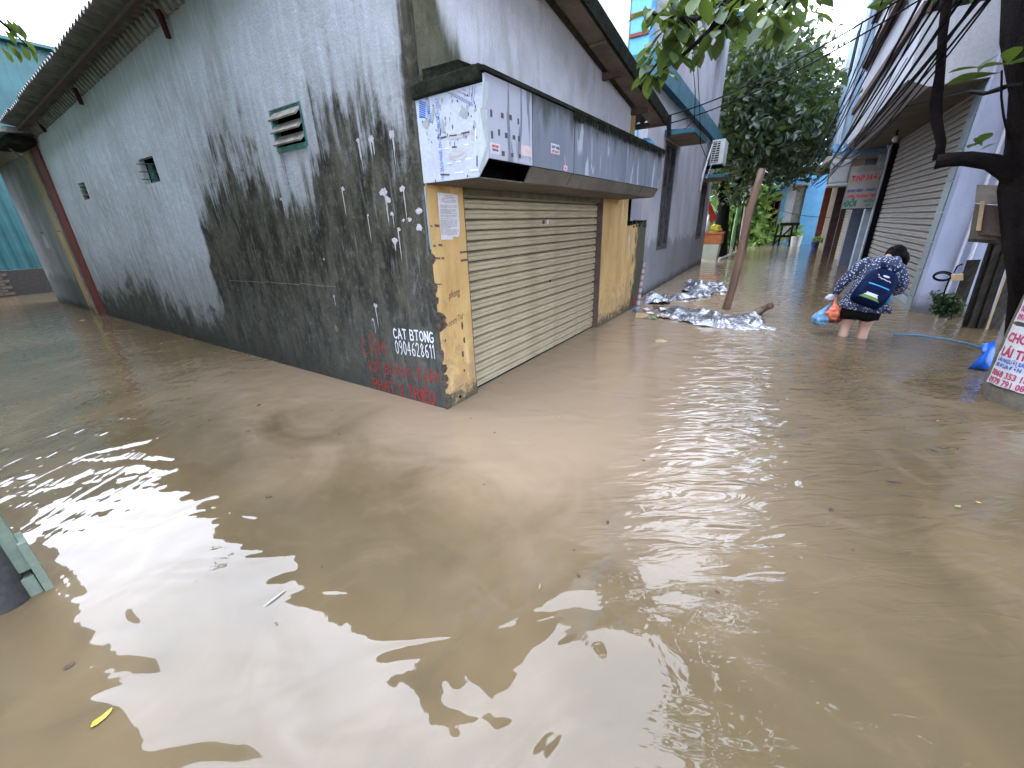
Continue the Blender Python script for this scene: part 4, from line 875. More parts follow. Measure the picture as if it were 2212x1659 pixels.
def hood(s0, s1, z, dep, par):
    MB(Af).hexa([(s0, TG+.002, z), (s1, TG+.002, z), (s1-.0, TG+dep, z), (s0, TG+dep, z), (s0, TG+.002, z+.10), (s1, TG+.002, z+.10), (s1, TG+dep+.01, z+.07), (s0, TG+dep+.01, z+.07)]).build('window_hood', 'blue_trim', par)
    MB(Af).box(s0+.04, s1-.04, TG+.01, TG+dep-.04, z-.012, z-.002).build('hood_soffit', 'soffit_board', par)
hood(9.35, 10.9, 3.04, .55, gy); hood(14.4, 15.9, 2.62, .6, gy)
def woodwin(Wn, leaf):
    s0, s1, z0, z1 = Wn; fr = MB(Af)
    for a, b, c, d in ((s0, s0+.07, z0, z1), (s1-.07, s1, z0, z1), (s0+.07, s1-.07, z0, z0+.08), (s0+.07, s1-.07, z1-.07, z1)): fr.box(a, b, TG-.06, TG+.012, c, d)
    fr.box((s0+s1)/2-.03, (s0+s1)/2+.03, TG-.055, TG-.0, z0+.08, z1-.07)
    f = fr.build('shuttered_window', 'window_wood', gy, bevel=.006)
    for q in range(2):
        a = s0+.08+q*(s1-s0-.16)/2; b = a+(s1-s0-.16)/2-.03
        MB(Af).box(a, b, TG-.09, TG-.07, z0+.09, z1-.08).build('window_leaf', 'window_wood', f)
        hh = z1-z0
        for c, d in ((.08, .30), (.34, .62), (.68, .93)):
            m = MB(Af)
            for e, g in ((a+.03, (a+b)/2-.02), ((a+b)/2+.02, b-.03)): m.hexa([(e, TG-.07, z0+c*hh), (g, TG-.07, z0+c*hh), (g-.015, TG-.04, z0+c*hh+.03), (e+.015, TG-.04, z0+c*hh+.03), (e, TG-.07, z0+d*hh), (g, TG-.07, z0+d*hh), (g-.015, TG-.04, z0+d*hh-.03), (e+.015, TG-.04, z0+d*hh-.03)])
            m.build('leaf_panel', 'window_wood', f)
woodwin(W1, 0); woodwin(W2, 0)
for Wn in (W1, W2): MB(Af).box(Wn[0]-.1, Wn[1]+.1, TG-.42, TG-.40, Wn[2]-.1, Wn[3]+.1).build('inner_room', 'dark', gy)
# air conditioner
s_ac = 15.0
ac = thing('air_conditioner', 'white air conditioner unit with dark fan grille hung on the grey house wall', 'air conditioner', Af(s_ac, TG, 3.0))
MB(Af).box(s_ac-.42, s_ac+.4, TG+.14, TG+.48, 2.98, 3.62).build('casing', 'white', ac, bevel=.015)
gm = MB(Af).box(s_ac-.433, s_ac-.423, TG+.17, TG+.36, 3.03, 3.57); gm.build('fan_grille', 'grille', ac)
for k in range(9): MB(Af).box(s_ac-.441, s_ac-.434, TG+.165, TG+.365, 3.05+k*.06, 3.066+k*.06).build('grille_bar', 'white', ac)
MB(Af).box(s_ac-.3, s_ac+.3, TG+.0, TG+.45, 2.93, 2.97).build('bracket', 'concrete_black', ac)
MB().tube([Af(s_ac-.44, TG+.16, 3.5), Af(s_ac-.7, TG+.12, 3.2), Af(s_ac-.85, TG+.06, 2.7), Af(s_ac-.95, TG+.05, 2.25)], .03, 8).build('insulated_pipe', 'white', ac, smooth=True)
MB().tube([Af(s_ac-.45, TG+.3, 3.6), Af(s_ac-.55, TG+.25, 3.1), Af(s_ac-.7, TG+.14, 2.6)], .008, 6).build('drain_hose', 'white', ac)
# cream block rising behind the shop roof
cb = thing('cream_block', 'pale cream rendered block rising above the dark edge of the shop roof', 'building', Af(8.7, -6, 0))
MB(Af).box(8.72, 14, -12, -5.95+.0, 4.07, 9.4).build('block_wall', 'cream_house', cb)
# blue junk between shop and grey house
jk = thing('blue_shutter_stack', 'dark blue door leaf standing in the gap behind the low ochre wall', 'door', Rf(5.2, -.6, 0))
MB(Rf).box(4.65, 5.3, -.9, -.84, -.8, 2.3).build('door_leaf', 'blue_dark', jk); MB(Rf).box(4.9, 5.06, -.835, -.82, 1.5, 2.0).build('paper_sheet', 'paper', jk)
MB().ball(Rf(4.72, .1, 2.55), .14, 8, (1, 1, .9)).build('blue_helmet', 'blue_dark', label='dark blue helmet under the lower end of the shop roof', cat='helmet', smooth=True)
MB(Rf).box(4.66, 4.9, -.05, .25, 2.40, 2.418).build('helmet_shelf', 'concrete_black', label='narrow black shelf under the blue helmet', cat='shelf')

# ================================================================== right side houses
TR = 2.02
ph = thing('lavender_house', 'lavender house with jutting balconies and a wide roller shutter right of the alley', 'house', Af(9, TR, 0))
S0 = 8.72
MB(Af).box(S0, S0+.2, TR+.01, 9, -.8, 9.5).build('side_wall', 'purple', ph)
MB(Af).box(S0-.06, S0+.0, TR+.28, TR+.30, -.3, 9).build('wall_trim', 'purple_lt', ph)
MB().tube([Af(S0-.05, TR+.40, -.2), Af(S0-.05, TR+.40, 2.9), Af(S0-.05, TR+.40, 9)], .022, 8).build('downpipe', 'purple_lt', ph)
MB(Af).box(S0+.2, 15.9, TR+.22, 9, -.8, 9.5).build('house_core', 'purple_lt', ph)
for q in range(3):
    zz = 3.95-q*.24; MB(Af).box(S0-.012, S0-.002, TR+.10, TR+.18, zz-.12+q*.02, zz).build('wall_hole', 'dark', ph)
# tiled pier beside the shutter
pr = MB(Af).box(S0+.02, S0+.62, TR+.02, TR+.22, -.8, 3.05).build('tiled_pier', 'alu', ph)
for k in range(8):
    MB(Af).box(S0+.22, S0+.52, TR-.002, TR+.018, -.2+k*.42, -.2+k*.42+.405).build('tile', 'tile_grey', pr)
shR = MB(Af).box(S0+.62, 14.5, TR+.14, TR+.18, -.8, 3.05).build('roller_shutter', 'shut2', ph)
f2 = slat_mb(lambda u, o, z: Af(u, TR+.13-o, z), S0+.63, 14.5, 0, -.2, .098).build('slat', 'shut2', shR)
for k in range(1, 32): copy_part(f2, (0, 0, .105*k), shR)
MB(Af).box(S0+.63, 14.5, TR+.06, TR+.14, .0, .10).build('bottom_rail', 'alu', shR)
MB(Af).box(14.5, 14.58, TR-.02, TR+.2, -.8, 3.05).build('shutter_rail', 'cable', ph); MB(Af).box(14.6, 14.82, TR-.04, TR+.2, -.8, 3.05).build('shutter_frame', 'alu', ph)
# balconies
TB = 1.18
def balcony(z0, z1, par, s0=S0+.12, s1=15.8, t=TB, mat='purple_lt', cham=.30, panels=True):
    b = MB(Af); b.prism([(t, z0+.12), (t+cham*.8, z0), (TR+.2, z0), (TR+.2, z1), (t, z1)], s0, s1, ax=0)
    o = b.build('balcony', mat, par)
    MB(Af).box(s0-.03, s1+.02, t-.06, t+.04, z1+.002, z1+.14).build('balcony_coping', 'brown_trim', o)
    if panels:
        ss = np.linspace(s0+.02, s1-.02, 5)
        for k in range(4):
            MB(Af).box(ss[k]+.015, ss[k+1]-.015, t+cham*.85, TR+.12, z0-.014, z0-.003).build('soffit_panel', 'panel_soffit', o)
    return o
balcony(3.12, 3.98, ph)
MB(Af).box(S0+.14, 15.7, TB+.02, TR+.2, 4.125, 5.95).build('upper_floor', 'purple_lt', ph)
for z in (4.9,):
    MB(Af).hexa([(S0+1.2, TB-.12, z), (15.2, TB-.12, z), (15.2, TB+.015, z-.06), (S0+1.2, TB+.015, z-.06), (S0+1.2, TB-.12, z+.08), (15.2, TB-.12, z+.08), (15.2, TB+.015, z+.1), (S0+1.2, TB+.015, z+.1)]).build('projecting_ledge', 'brown_trim', ph)
MB(Af).box(S0+.1, 15.8, TB-.1, TR+.2, 5.955, 6.1).build('upper_coping', 'brown_trim', ph)
MB(Af).box(S0+.2, 15.6, TB, TR+.2, 6.105, 8.1).build('top_floor', 'purple_lt', ph)
for k in range(3): MB(Af).box(10.5+k*1.9, 11.6+k*1.9, TB+.0, TB+.018, 4.85, 5.55).build('balcony_vent', 'dark', ph)
# lamp under the balcony
lp = thing('hanging_bulb', 'white light bulb hanging below the balcony soffit', 'lamp', Af(12.6, 1.75, 2.9))
MB().tube([Af(12.6, 1.75, 3.10), Af(12.6, 1.75, 2.98)], .02, 8).build('bulb_holder', 'black', lp); MB().ball(Af(12.6, 1.75, 2.93), .055, 8, (1, 1, 1.2)).build('bulb', 'white', lp, smooth=True)
# pale blue tall house behind
bh = thing('pale_blue_tower_house', 'tall narrow pale blue house behind the lavender balconies', 'house', Af(17, 1.5, 0))
MB(Af).box(16.0, 20.5, .95, 6, 3.35, 14).build('upper_floors', 'pale_blue', bh)
MB(Af).box(15.97, 16.25, .93, 2.4, 3.05, 3.34).build('blue_ledge', 'blue_paint', bh)
MB(Af).box(16.2, 20.5, TR-.02, 6, -.8, 3.34).build('lower_wall', 'slate', bh)
MB(Af).box(15.9, 20.8, .80, 2.4, 2.90, 3.04).build('awning_slab', 'beige_slab', bh)
MB(Af).box(16.1, 16.3, 1.35, 2.1, 3.9, 9).build('corner_strip', 'blue_paint', bh)
MB().tube([Af(15.85, 1.0, 12), Af(15.85, 1.0, 3.4), Af(15.8, 1.15, 3.1)], .045, 8).build('downpipe', 'alu', bh)
for z in (5.2, 7.6, 10): MB(Af).box(16.6, 17.6, .93, .96, z, z+1.1).build('window', 'dark', bh)
sh3 = MB(Af).box(16.9, 19.6, TR-.08, TR-.05, -.8, 2.45).build('roller_shutter', 'shut3', bh)
f3 = slat_mb(lambda u, o, z: Af(u, TR-.085-o, z), 16.92, 19.58, 0, -.05, .088).build('slat', 'shut3', sh3)
for k in range(1, 27): copy_part(f3, (0, 0, .095*k), sh3)
MB(Af).box(19.62, 19.85, TR-.25, TR, -.8, 2.9).build('dark_pier', 'brown_trim', bh); MB(Af).box(16.2, 16.6, TR-.3, TR-.03, -.8, 2.9).build('slate_pier', 'slate', bh)
MB(Af).box(15.2, 15.5, TR-.12, TR+.1, -.8, 2.9).build('pipe_pier', 'alu', bh)
MB(Af).box(14.85, 15.95, TR+.08, TR+.2, -.8, 3.0).build('recess_wall', 'slate', bh)
# grocery sign
sg = thing('grocery_sign', 'weathered grocery sign with red, blue and green lettering hanging over the alley', 'sign', Af(15.0, 1.7, 1.6))
st_ = [Sp(1833, 358, 15.0), Sp(1822, 450, 15.0), Sp(1899, 445, 15.0)]
t0_, t1_, z0_, z1_ = 1.36, 2.10, 1.62, 2.66
sgb = MB(Af).box(15.0, 15.03, t0_, t1_, z0_, z1_).build('sign_board', 'sign', sg)
def stext(b, zrel, size, mat, t=.5, sx=1.0, shear=0, bold=.004): text(b, size, lambda x, y: Af(14.994, t0_+(t1_-t0_)*t+x*sx, z0_+(z1_-z0_)*zrel+y), mat, sgb, align='CENTER', bold=bold, shear=shear)
stext('Cửa Hàng', .86, .12, 'print_grey', sx=1.1, shear=.35); stext('TẠP HÓA', .66, .17, 'print_red', sx=.9, bold=.008); stext('BÁNH KẸO - THUỐC LÁ', .40, .085, 'print_navy', sx=.75, bold=.005)
stext('KEM TRÀNG TIỀN', .26, .10, 'print_red', sx=.78, bold=.005); stext('ĐỔI', .06, .19, 'print_green', .2, .8, bold=.012); stext('NƯỚC', .14, .085, 'print_green', .72, .9); stext('GA', .045, .085, 'print_green', .72, .9)
MB(Af).box(14.99, 15.045, t0_-.02, t0_, z0_-.02, z1_+.02).build('sign_frame', 'concrete', sg); MB(Af).box(14.99, 15.045, t0_, t1_+.1, z0_-.02, z0_).build('sign_frame', 'black', sg)
MB().tube([Af(15.02, t1_+.15, z1_-.3), Af(15.02, t1_, z1_+.05), Af(15.02, 1.9, 3.3)], .02, 6).build('sign_bracket', 'alu', sg)
tk = thing('plastic_box', 'pale plastic casing hung under the beige awning beside the grocery sign', 'box', Af(16.1, 1.1, 2.1))
MB(Af).hexa([(15.6, .98, 2.30), (16.1, .98, 2.30), (16.1, 1.38, 2.30), (15.6, 1.38, 2.30), (15.55, .93, 2.88), (16.15, .93, 2.88), (16.15, 1.40, 2.88), (15.55, 1.40, 2.88)]).build('casing', 'tank', tk, bevel=.05)
MB(Af).box(15.54, 16.16, .94, 1.42, 2.22, 2.30).build('casing_lid', 'tank', tk, bevel=.02)
# tan house
tn = thing('tan_house', 'narrow tan rendered house with a brown column between the shutter and the blue house', 'house', Af(22, 1.9, 0))
MB(Af).box(20.9, 25.6, 1.75, 6, -.8, 3.3).build('tan_wall', 'tan', tn); MB(Af).box(20.82, 21.1, 1.62, 1.85, -.8, 3.2).build('brown_column', 'brown_trim', tn); MB(Af).box(25.2, 25.6, 1.5, 1.74, -.8, 3.3).build('brick_column', 'redbrown', tn)
MB(Af).box(20.8, 25.7, 1.1, 6, 3.31, 3.45).build('roof_slab', 'beige_slab', tn); MB(Af).box(21.6, 24.6, 1.73, 1.745, .0, 2.7).build('tan_door', 'soffit_board', tn)
# blue house facing us
SB = 28.3
bl = thing('bright_blue_house', 'bright blue single storey house with a blue sheet awning at the bend of the alley', 'house', Af(SB, 1, 0))
wall(MB(lambda u, o, z: Af(SB-o, u, z)), -1.05, 3.2, -.8, lambda u: 4.2, [(-.85, -.2, 0.1, 2.6), (.0, .85, .1, 2.95)], th=.2, top_at=3.2).build('front_wall', 'blue_paint', bl)
MB(Af).box(SB+.4, SB+6, -1.0, 4, -.8, 4.1).build('house_core', 'pale_blue', bl)
for t in (-.83, -.52, -.26): MB(Af).box(SB-.03, SB+.05, t, t+.07, .05, 2.6).build('door_post', 'redbrown', bl)
MB(Af).box(SB+.1, SB+.14, -.8, -.2, .1, 2.6).build('door_leaf', 'dark', bl)
MB(Af).box(SB+.1, SB+.14, .02, .42, .1, 2.95).build('door_leaf', 'purple_lt', bl); MB(Af).box(SB+.12, SB+.16, .42, .84, .1, 2.95).build('door_leaf', 'concrete', bl)
for t0q, t1q, z in ((-.92, -.12, 2.62), (-.08, .95, 2.97)): MB(Af).box(SB-.35, SB-.02, t0q, t1q, z, z+.08).build('door_hood', 'beige_slab', bl)
aw = MB(Af)
for k in range(24):
    t = -2.0+k*.16; aw.hexa([(SB-1.6, t, 3.45), (SB+.1, t, 4.1), (SB+.1, t+.11, 4.1), (SB-1.6, t+.11, 3.45), (SB-1.6, t, 3.49), (SB+.1, t, 4.14), (SB+.1, t+.11, 4.17), (SB-1.6, t+.11, 3.52)])
aw.build('sheet_awning', 'blue_roof', bl)
MB(Af).box(SB-1.62, SB-1.55, -2.0, 1.8, 3.2, 3.45).build('awning_fascia', 'blue_paint', bl)
# far end: gate, fence
gt = thing('pale_blue_gate', 'pale blue sheet metal gate standing in the water at the far end of the alley', 'gate', Af(36.5, -1, 0))
for k in range(4): MB(Af).box(36.5, 36.54, -1.9+k*.44, -1.9+k*.44+.42, -.5, 2.6-.12*k).build('gate_sheet', 'gate_blue', gt)
MB(Af).box(36.45, 36.49, -.15, -.1, -.5, 2.2).build('gate_post', 'white', gt)
MB().tube([Af(34, -1.0, -.2), Af(34, -1.0, .55)], .05, 6).build('red_marker', 'red_cloth', label='short red marker post in front of the pale blue gate', cat='post')
MB(Af).box(40, 40.2, -4, -2, -.5, 2.3).build('far_wall', 'white', label='pale wall far behind the leaning post', cat='wall')
MB(Af).box(38, 38.2, 0.2, 9, -.5, 2.0).build('far_wall', 'tan', label='low tan wall behind the bushes at the alley end', cat='wall')

# ================================================================== trees and foliage
def leaves_mb(centres, per, rad, size, flat_=.5, seed=1, droop=.2):
    """many small folded leaves scattered in clumps; returns MB with per-leaf random value"""
    r = np.random.default_rng(seed); mb = MB(); c = np.asarray(centres); n = len(c)*per
    base = np.repeat(c, per, axis=0)+r.normal(0, 1, (n, 3))*np.array([rad, rad, rad*.7])*.6
    d = r.normal(0, 1, (n, 3)); d[:, 2] -= droop; d /= np.linalg.norm(d, axis=1)[:, None]
    q = r.normal(0, 1, (n, 3)); q[:, 2] += flat_; sd_ = np.cross(d, q); sd_ /= np.linalg.norm(sd_, axis=1)[:, None]
    nn = np.cross(sd_, d); L = size*r.uniform(.6, 1.3, n)[:, None]; W_ = L*.27
    p0 = base; p1 = base+d*L*.5+sd_*W_+nn*L*.08; p2 = base+d*L; p3 = base+d*L*.5-sd_*W_+nn*L*.08
    V = np.stack([p0, p1, p2, p3], 1).reshape(-1, 3); rr = np.repeat(np.clip(np.repeat(r.uniform(0, 1, len(c)), per)*.5+r.uniform(0, .5, n), 0, 1), 4)
    mb.v = [tuple(x) for x in V]; mb.l = mb.v; mb.r = list(rr); mb.f = [[4*k, 4*k+1, 4*k+2, 4*k+3] for k in range(n)]
    return mb
def crown_centres(c, rx, ry, rz, n, seed, hollow=.45, keep=None):
    r = np.random.default_rng(seed); out = []
    while len(out) < n:
        d = r.normal(0, 1, 3); d /= np.linalg.norm(d); k = hollow+(1-hollow)*r.random()**.6
        f = .78+.42*noise.noise(Vector(d*1.7+np.array([seed, 0, 0])))
        p = np.array(c)+d*np.array([rx, ry, rz])*k*f*1.1
        if keep is None or keep(p): out.append(p)
    return out
# big tree in the alley
tb = onz(1551, 553)
tree = thing('alley_tree', 'tall dark leafy tree standing in the flooded alley behind the grey house', 'tree', tb)
def px3(px, py, s): 
    return onpl(px, py, dA*s, dA)
S_ = tb.dot(dA)
T_ = lambda px, py, ds=0: px3(px, py, S_+ds)
tr = MB()
fork = T_(1563, 442); tr.tube([tb-Z*.6, tb+(T_(1555, 500)-tb)*.0+Z*.3, T_(1556, 500), fork], [.42, .34, .26, .24], 12, jit=.05)
for pts, r0 in (([fork, T_(1556, 400), T_(1560, 350), T_(1565, 250), T_(1575, 150, 1)], .18), ([fork, T_(1590, 400), T_(1620, 350, .5), T_(1650, 270, 1), T_(1680, 180, 1)], .17), ([T_(1557, 400), T_(1540, 385), T_(1528, 365)], .09),
                ([T_(1620, 350, .5), T_(1600, 280, 1), T_(1610, 180, 1)], .09), ([T_(1640, 300, .7), T_(1700, 300, .5), T_(1750, 260, 0)], .07)):
    tr.tube(pts, list(np.linspace(r0, r0*.35, len(pts))), 8, jit=.06)
tr.build('trunk', 'bark2', tree, smooth=True)
def in_outline(p):
    x, y = proj(p)
    top = np.interp(x, [1500, 1560, 1610, 1660, 1700, 1730, 1745, 1790, 1812], [95, 60, 45, 30, 75, 120, 175, 150, 205])
    bot = np.interp(x, [1500, 1540, 1580, 1610, 1640, 1680, 1710, 1750, 1790, 1812], [395, 385, 385, 385, 365, 350, 362, 335, 285, 225])
    return 1525 < x < 1788 and top+18 < y < bot
cc = crown_centres(T_(1655, 245, 1.5), 5.2, 5.2, 5.6, 330, 3, .25, in_outline)
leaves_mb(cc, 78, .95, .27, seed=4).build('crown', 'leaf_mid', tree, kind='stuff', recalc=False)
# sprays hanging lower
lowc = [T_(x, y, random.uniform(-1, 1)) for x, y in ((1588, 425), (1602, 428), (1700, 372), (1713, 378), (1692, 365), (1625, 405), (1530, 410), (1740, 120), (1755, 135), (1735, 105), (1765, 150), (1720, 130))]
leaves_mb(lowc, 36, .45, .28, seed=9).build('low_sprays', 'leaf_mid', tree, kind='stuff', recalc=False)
def bush(name, label, cat, pts, per, rad, size, mat, seed, stems=True, group=None):
    c = np.mean(np.array(pts), axis=0); b = thing(name, label, cat, (c[0], c[1], 0), group)
    leaves_mb(pts, per, rad, size, seed=seed).build('foliage', mat, b, kind='stuff', recalc=False)
    if stems:
        m = MB()
        for k in range(3): m.tube([(c[0]+random.uniform(-.3, .3), c[1]+random.uniform(-.3, .3), -.3), (c[0]+random.uniform(-.5, .5), c[1]+random.uniform(-.5, .5), c[2])], [.06, .03], 6)
        m.build('stem', 'bark2', b)
    return b
A3 = lambda lst, s: [px3(x+random.uniform(-6, 6), y+random.uniform(-5, 5), s+random.uniform(-1.2, 1.2)) for x, y in lst]
bush('bright_shrub', 'bright green feathery shrub leaning over the far end of the alley', 'shrub', A3([(x, y) for x in range(1630, 1702, 11) for y in range(395, 480, 11) if y < 400+(x-1600)*.9 and y > 350+(1700-x)*.1], 33), 130, .55, .34, 'leaf_lit', 21)
bush('bright_shrub', 'light green shrub low beside the blue house door', 'shrub', A3([(x, y) for x in range(1668, 1694, 8) for y in range(450, 525, 9)], 31), 110, .35, .25, 'leaf_lit', 22)
bush('hedge', 'mixed green bushes behind the tree on the left of the alley', 'hedge', A3([(x, y) for x in range(1530, 1650, 13) for y in range(395, 530, 14)], 29), 110, .75, .42, 'leaf_lit', 23)
bush('tall_tree', 'pale green tree top far beyond the blue awning', 'tree', A3([(x, y) for x in range(1600, 1760, 14) for y in range(330, 440, 14)], 46), 60, 1.2, .7, 'leaf_lit', 24)
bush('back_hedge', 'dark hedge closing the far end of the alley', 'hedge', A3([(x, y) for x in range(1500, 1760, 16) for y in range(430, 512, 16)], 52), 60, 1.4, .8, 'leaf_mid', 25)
# banana plants
def banana(px, py, s, hz, seed, label):
    r = random.Random(seed); base = px3(px, py, s); b = thing('banana_plant', label, 'banana plant', (base[0], base[1], 0))
    MB().tube([(base[0], base[1], -.4), (base[0]+.05, base[1], hz*.55)], [.12, .08], 8).build('stem', 'leaf_banana', b)
    for k in range(6):
        a = r.uniform(0, 2*PI); L = r.uniform(1.2, 1.9); m = MB(); rows = []
        for i in range(8):
            t = i/7; c = np.array([base[0]+.05+math.cos(a)*L*t, base[1]+math.sin(a)*L*t, hz*.55+math.sin(t*2.2)*.8*hz*.45-t*t*.3]); wd = .26*math.sin(PI*min(1, t*.92+.05))+.01
            sd2 = np.array([-math.sin(a), math.cos(a), 0]); rows.append([m.w(c+sd2*wd-Z*.08*wd/.26), m.w(c), m.w(c-sd2*wd-Z*.08*wd/.26)])
        for i in range(7):
            for j in range(2): m.f.append([rows[i][j], rows[i][j+1], rows[i+1][j+1], rows[i+1][j]])
        m.r = [r.random()]*len(m.v); m.build('leaf', 'leaf_banana', b, recalc=False, smooth=True)
banana(1585, 500, 25.5, 3.6, 5, 'banana plant with broad leaves behind the forked tree trunk'); banana(1545, 505, 24, 3.0, 6, 'banana plant between the foam crate and the tree trunk'); banana(1606, 505, 27, 3.4, 8, 'banana plant beside the concrete pole with the meter box')
# near tree on the right, leafy branches overhead
nt_ = thing('bare_limbed_tree', 'dark rough tree trunk with a sawn-off side limb at the right edge', 'tree', onz(2232, 735))
D0 = 6.0
tp_ = [onz(2262, 745)-Z*.5, P(2250, 640, 6.1), P(2242, 500, 6.0), P(2236, 390, 6.0), P(2236, 300, 5.9), P(2242, 180, 5.8), P(2238, 60, 5.8), P(2236, -120, 5.9), P(2210, -420, 6.2)]
m = MB(); m.tube(tp_, [.24, .20, .19, .20, .17, .15, .17, .16, .13], 16, jit=.10); m.build('trunk', 'bark', nt_, smooth=True)
m = MB(); m.tube([P(2215, 400, 5.95), P(2180, 366, 5.9), P(2140, 350, 5.85), P(2090, 343, 5.8), P(2050, 345, 5.75), P(2022, 348, 5.75)], [.095, .085, .066, .060, .058, .066], 12, jit=.07); m.build('side_limb', 'bark', nt_, smooth=True)
m = MB(); m.tube([P(2026, 345, 5.75), P(2033, 310, 5.75), P(2024, 260, 5.7), P(2022, 220, 5.7), P(2030, 160, 5.7), P(2036, 80, 5.65), P(2044, 10, 5.6), P(2050, -90, 5.6)], [.040, .035, .038, .044, .033, .030, .032, .03], 10, jit=.08); m.build('upright_limb', 'bark', nt_, smooth=True)
m = MB(); m.tube([P(2180, 300, 5.8), P(2168, 250, 5.6), P(2163, 210, 5.55), P(2164, 152, 5.5)], [.012, .009, .008, .007], 6); m.build('twig', 'bark', nt_)
m = MB(); m.tube([P(2190, 180, 5.8), P(2160, 195, 5.6), P(2125, 204, 5.5), P(2098, 200, 5.6)], [.014, .011, .010, .008], 6); m.build('twig', 'bark', nt_)
# one shared broad leaf
def broad_leaf():
    me = bpy.data.meshes.new('broad_leaf'); rows = []; v = []; f = []
    for i in range(7):
        t = i/6; wd = .23*math.sin(PI*(t**1.35)*.97+.04); z = -.10*t*t; v += [(-wd, t, z+wd*.25), (0, t, z), (wd, t, z+wd*.25)]
    for i in range(6):
        for j in range(2): k = 3*i+j; f.append((k, k+1, k+4, k+3))
    me.from_pydata(v, [], f); me.polygons.foreach_set('use_smooth', [True]*len(f)); me.materials.append(M['leaf_near'])
    at = me.attributes.new('lc', 'FLOAT_VECTOR', 'POINT'); at.data.foreach_set('vector', np.array(v, dtype=np.float32).ravel()); return me
BL = broad_leaf(); NLEAF = 0
def add_leaf(parent, pos, d, upv, size):
    global NLEAF
    o = bpy.data.objects.new('leaf', BL); COL.objects.link(o); o.parent = parent; d = unit(d); x = unit(np.cross(d, upv)); z = np.cross(x, d)
    mt = Matrix([[x[0]*size, d[0]*size, z[0]*size, pos[0]-parent.location[0]], [x[1]*size, d[1]*size, z[1]*size, pos[1]-parent.location[1]], [x[2]*size, d[2]*size, z[2]*size, pos[2]-parent.location[2]], [0, 0, 0, 1]])
    o.matrix_local = mt; NLEAF += 1
def rosette(parent, pos, n, size, down=.6, seed=0, axis=None):
    r = random.Random(seed)
    for k in range(n):
        a = 2*PI*k/n+r.uniform(-.4, .4); d = np.array([math.cos(a), math.sin(a), -down+r.uniform(-.5, .5)])
        add_leaf(parent, np.array(pos)+np.array([r.uniform(-.03, .03) for _ in range(3)]), d, np.array([r.uniform(-.3, .3), r.uniform(-.3, .3), 1]), size*r.uniform(.65, 1.15))
for px, py, n in ((2120, 152, 3), (2163, 150, 3), (2118, 315, 4)): rosette(nt_, P(px, py, 5.5), n, .30 if py < 300 else .16, -.4, px)
# overhanging leafy branch at the top
ob = thing('overhanging_branch', 'broad-leaved green branch hanging into the top of the view over the alley mouth', 'branch', P(1560, -60, 3.8))
DB = 3.7
def bp(x, y, d=DB): return P(x, y, d)
brs = [[(1900, -260), (1720, -90), (1600, -20), (1500, 45), (1440, 110), (1402, 160)], [(1620, -30), (1540, 60), (1480, 115), (1432, 150)], [(1700, -90), (1610, 0), (1540, 80), (1520, 100)], [(1640, -60), (1560, 20), (1530, 70), (1510, 95)], [(1760, -120), (1700, -20), (1630, 30), (1585, 40)], [(1860, -200), (1760, -60), (1700, 10), (1690, 25)], [(1500, 45), (1440, 40), (1400, 25)]]
for b in brs:
    m = MB(); m.tube([bp(x, y, DB+.15*math.sin(x*.02)) for x, y in b], list(np.linspace(.022, .006, len(b))), 6); m.build('twig', 'bark', ob)
ros = [(1395, 20, 4), (1425, 15, 5), (1440, 50, 6), (1410, 95, 6), (1400, 150, 6), (1432, 150, 5), (1460, 105, 6), (1470, 40, 7), (1500, 20, 7), (1500, 75, 6), (1520, 100, 6), (1530, 50, 6), (1555, 10, 7), (1560, 60, 5), (1585, 30, 6), (1600, 0, 6), (1455, 0, 6), (1415, 120, 6), (1448, 75, 6), (1480, 5, 6),
       (1625, 20, 5), (1655, 25, 6), (1690, 30, 6), (1670, 5, 5), (1710, 10, 4), (1735, 35, 2), (1590, -30, 6), (1640, -30, 6), (1520, -25, 7), (1700, -40, 6), (1480, -40, 6), (1560, -60, 6)]
for k, (x, y, n) in enumerate(ros):
    if NLEAF < 250: rosette(ob, bp(x, y, DB+random.uniform(-.35, .35)), n, .165, .8, k)
# canopy of the same tree, above and to the right of the view, then cover added for shade
r = np.random.default_rng(12); can = []
while len(can) < 340:
    p = np.array([r.uniform(2.25, 8.5), r.uniform(-3.5, 6.0), r.uniform(3.7, 7.2)])
    e = ((p[0]-5.4)/3.3)**2+((p[1]-1.6)/4.3)**2
    if e > 1.0+.2*noise.noise(Vector(p)): continue
    x, y = proj(p)
    if -150 < x < 2350 and y > -70 and y < 1800: continue
    can.append(p)
while len(can) < 620:  # unseen clusters added over and behind the camera to darken the near water
    p = np.array([r.uniform(-3.5, 6.5), r.uniform(-8.0, .8), r.uniform(4.2, 7.0)])
    if ((p[0]-2.2)/5.0)**2+((p[1]+3.4)/4.0)**2 > 1.0+.2*noise.noise(Vector(p)): continue
    if p[0] < 2.2 and p[1] > .2: continue
    can.append(p)
leaves_mb(can, 46, .55, .24, seed=13, droop=.5).build('canopy', 'leaf_near', nt_, kind='stuff', recalc=False)
m = MB()
for q in ([tp_[-1], (4.5, 3.0, 5.0), (3.2, 3.0, 5.0)], [tp_[-1], (5, 1, 5.5), (4, -1, 5.6)], [tp_[-1], (6.5, 2, 5.8), (7.5, 0, 6)]): m.tube(q, [.13, .08, .03], 8)
m.build('overhead_limb', 'bark', nt_)
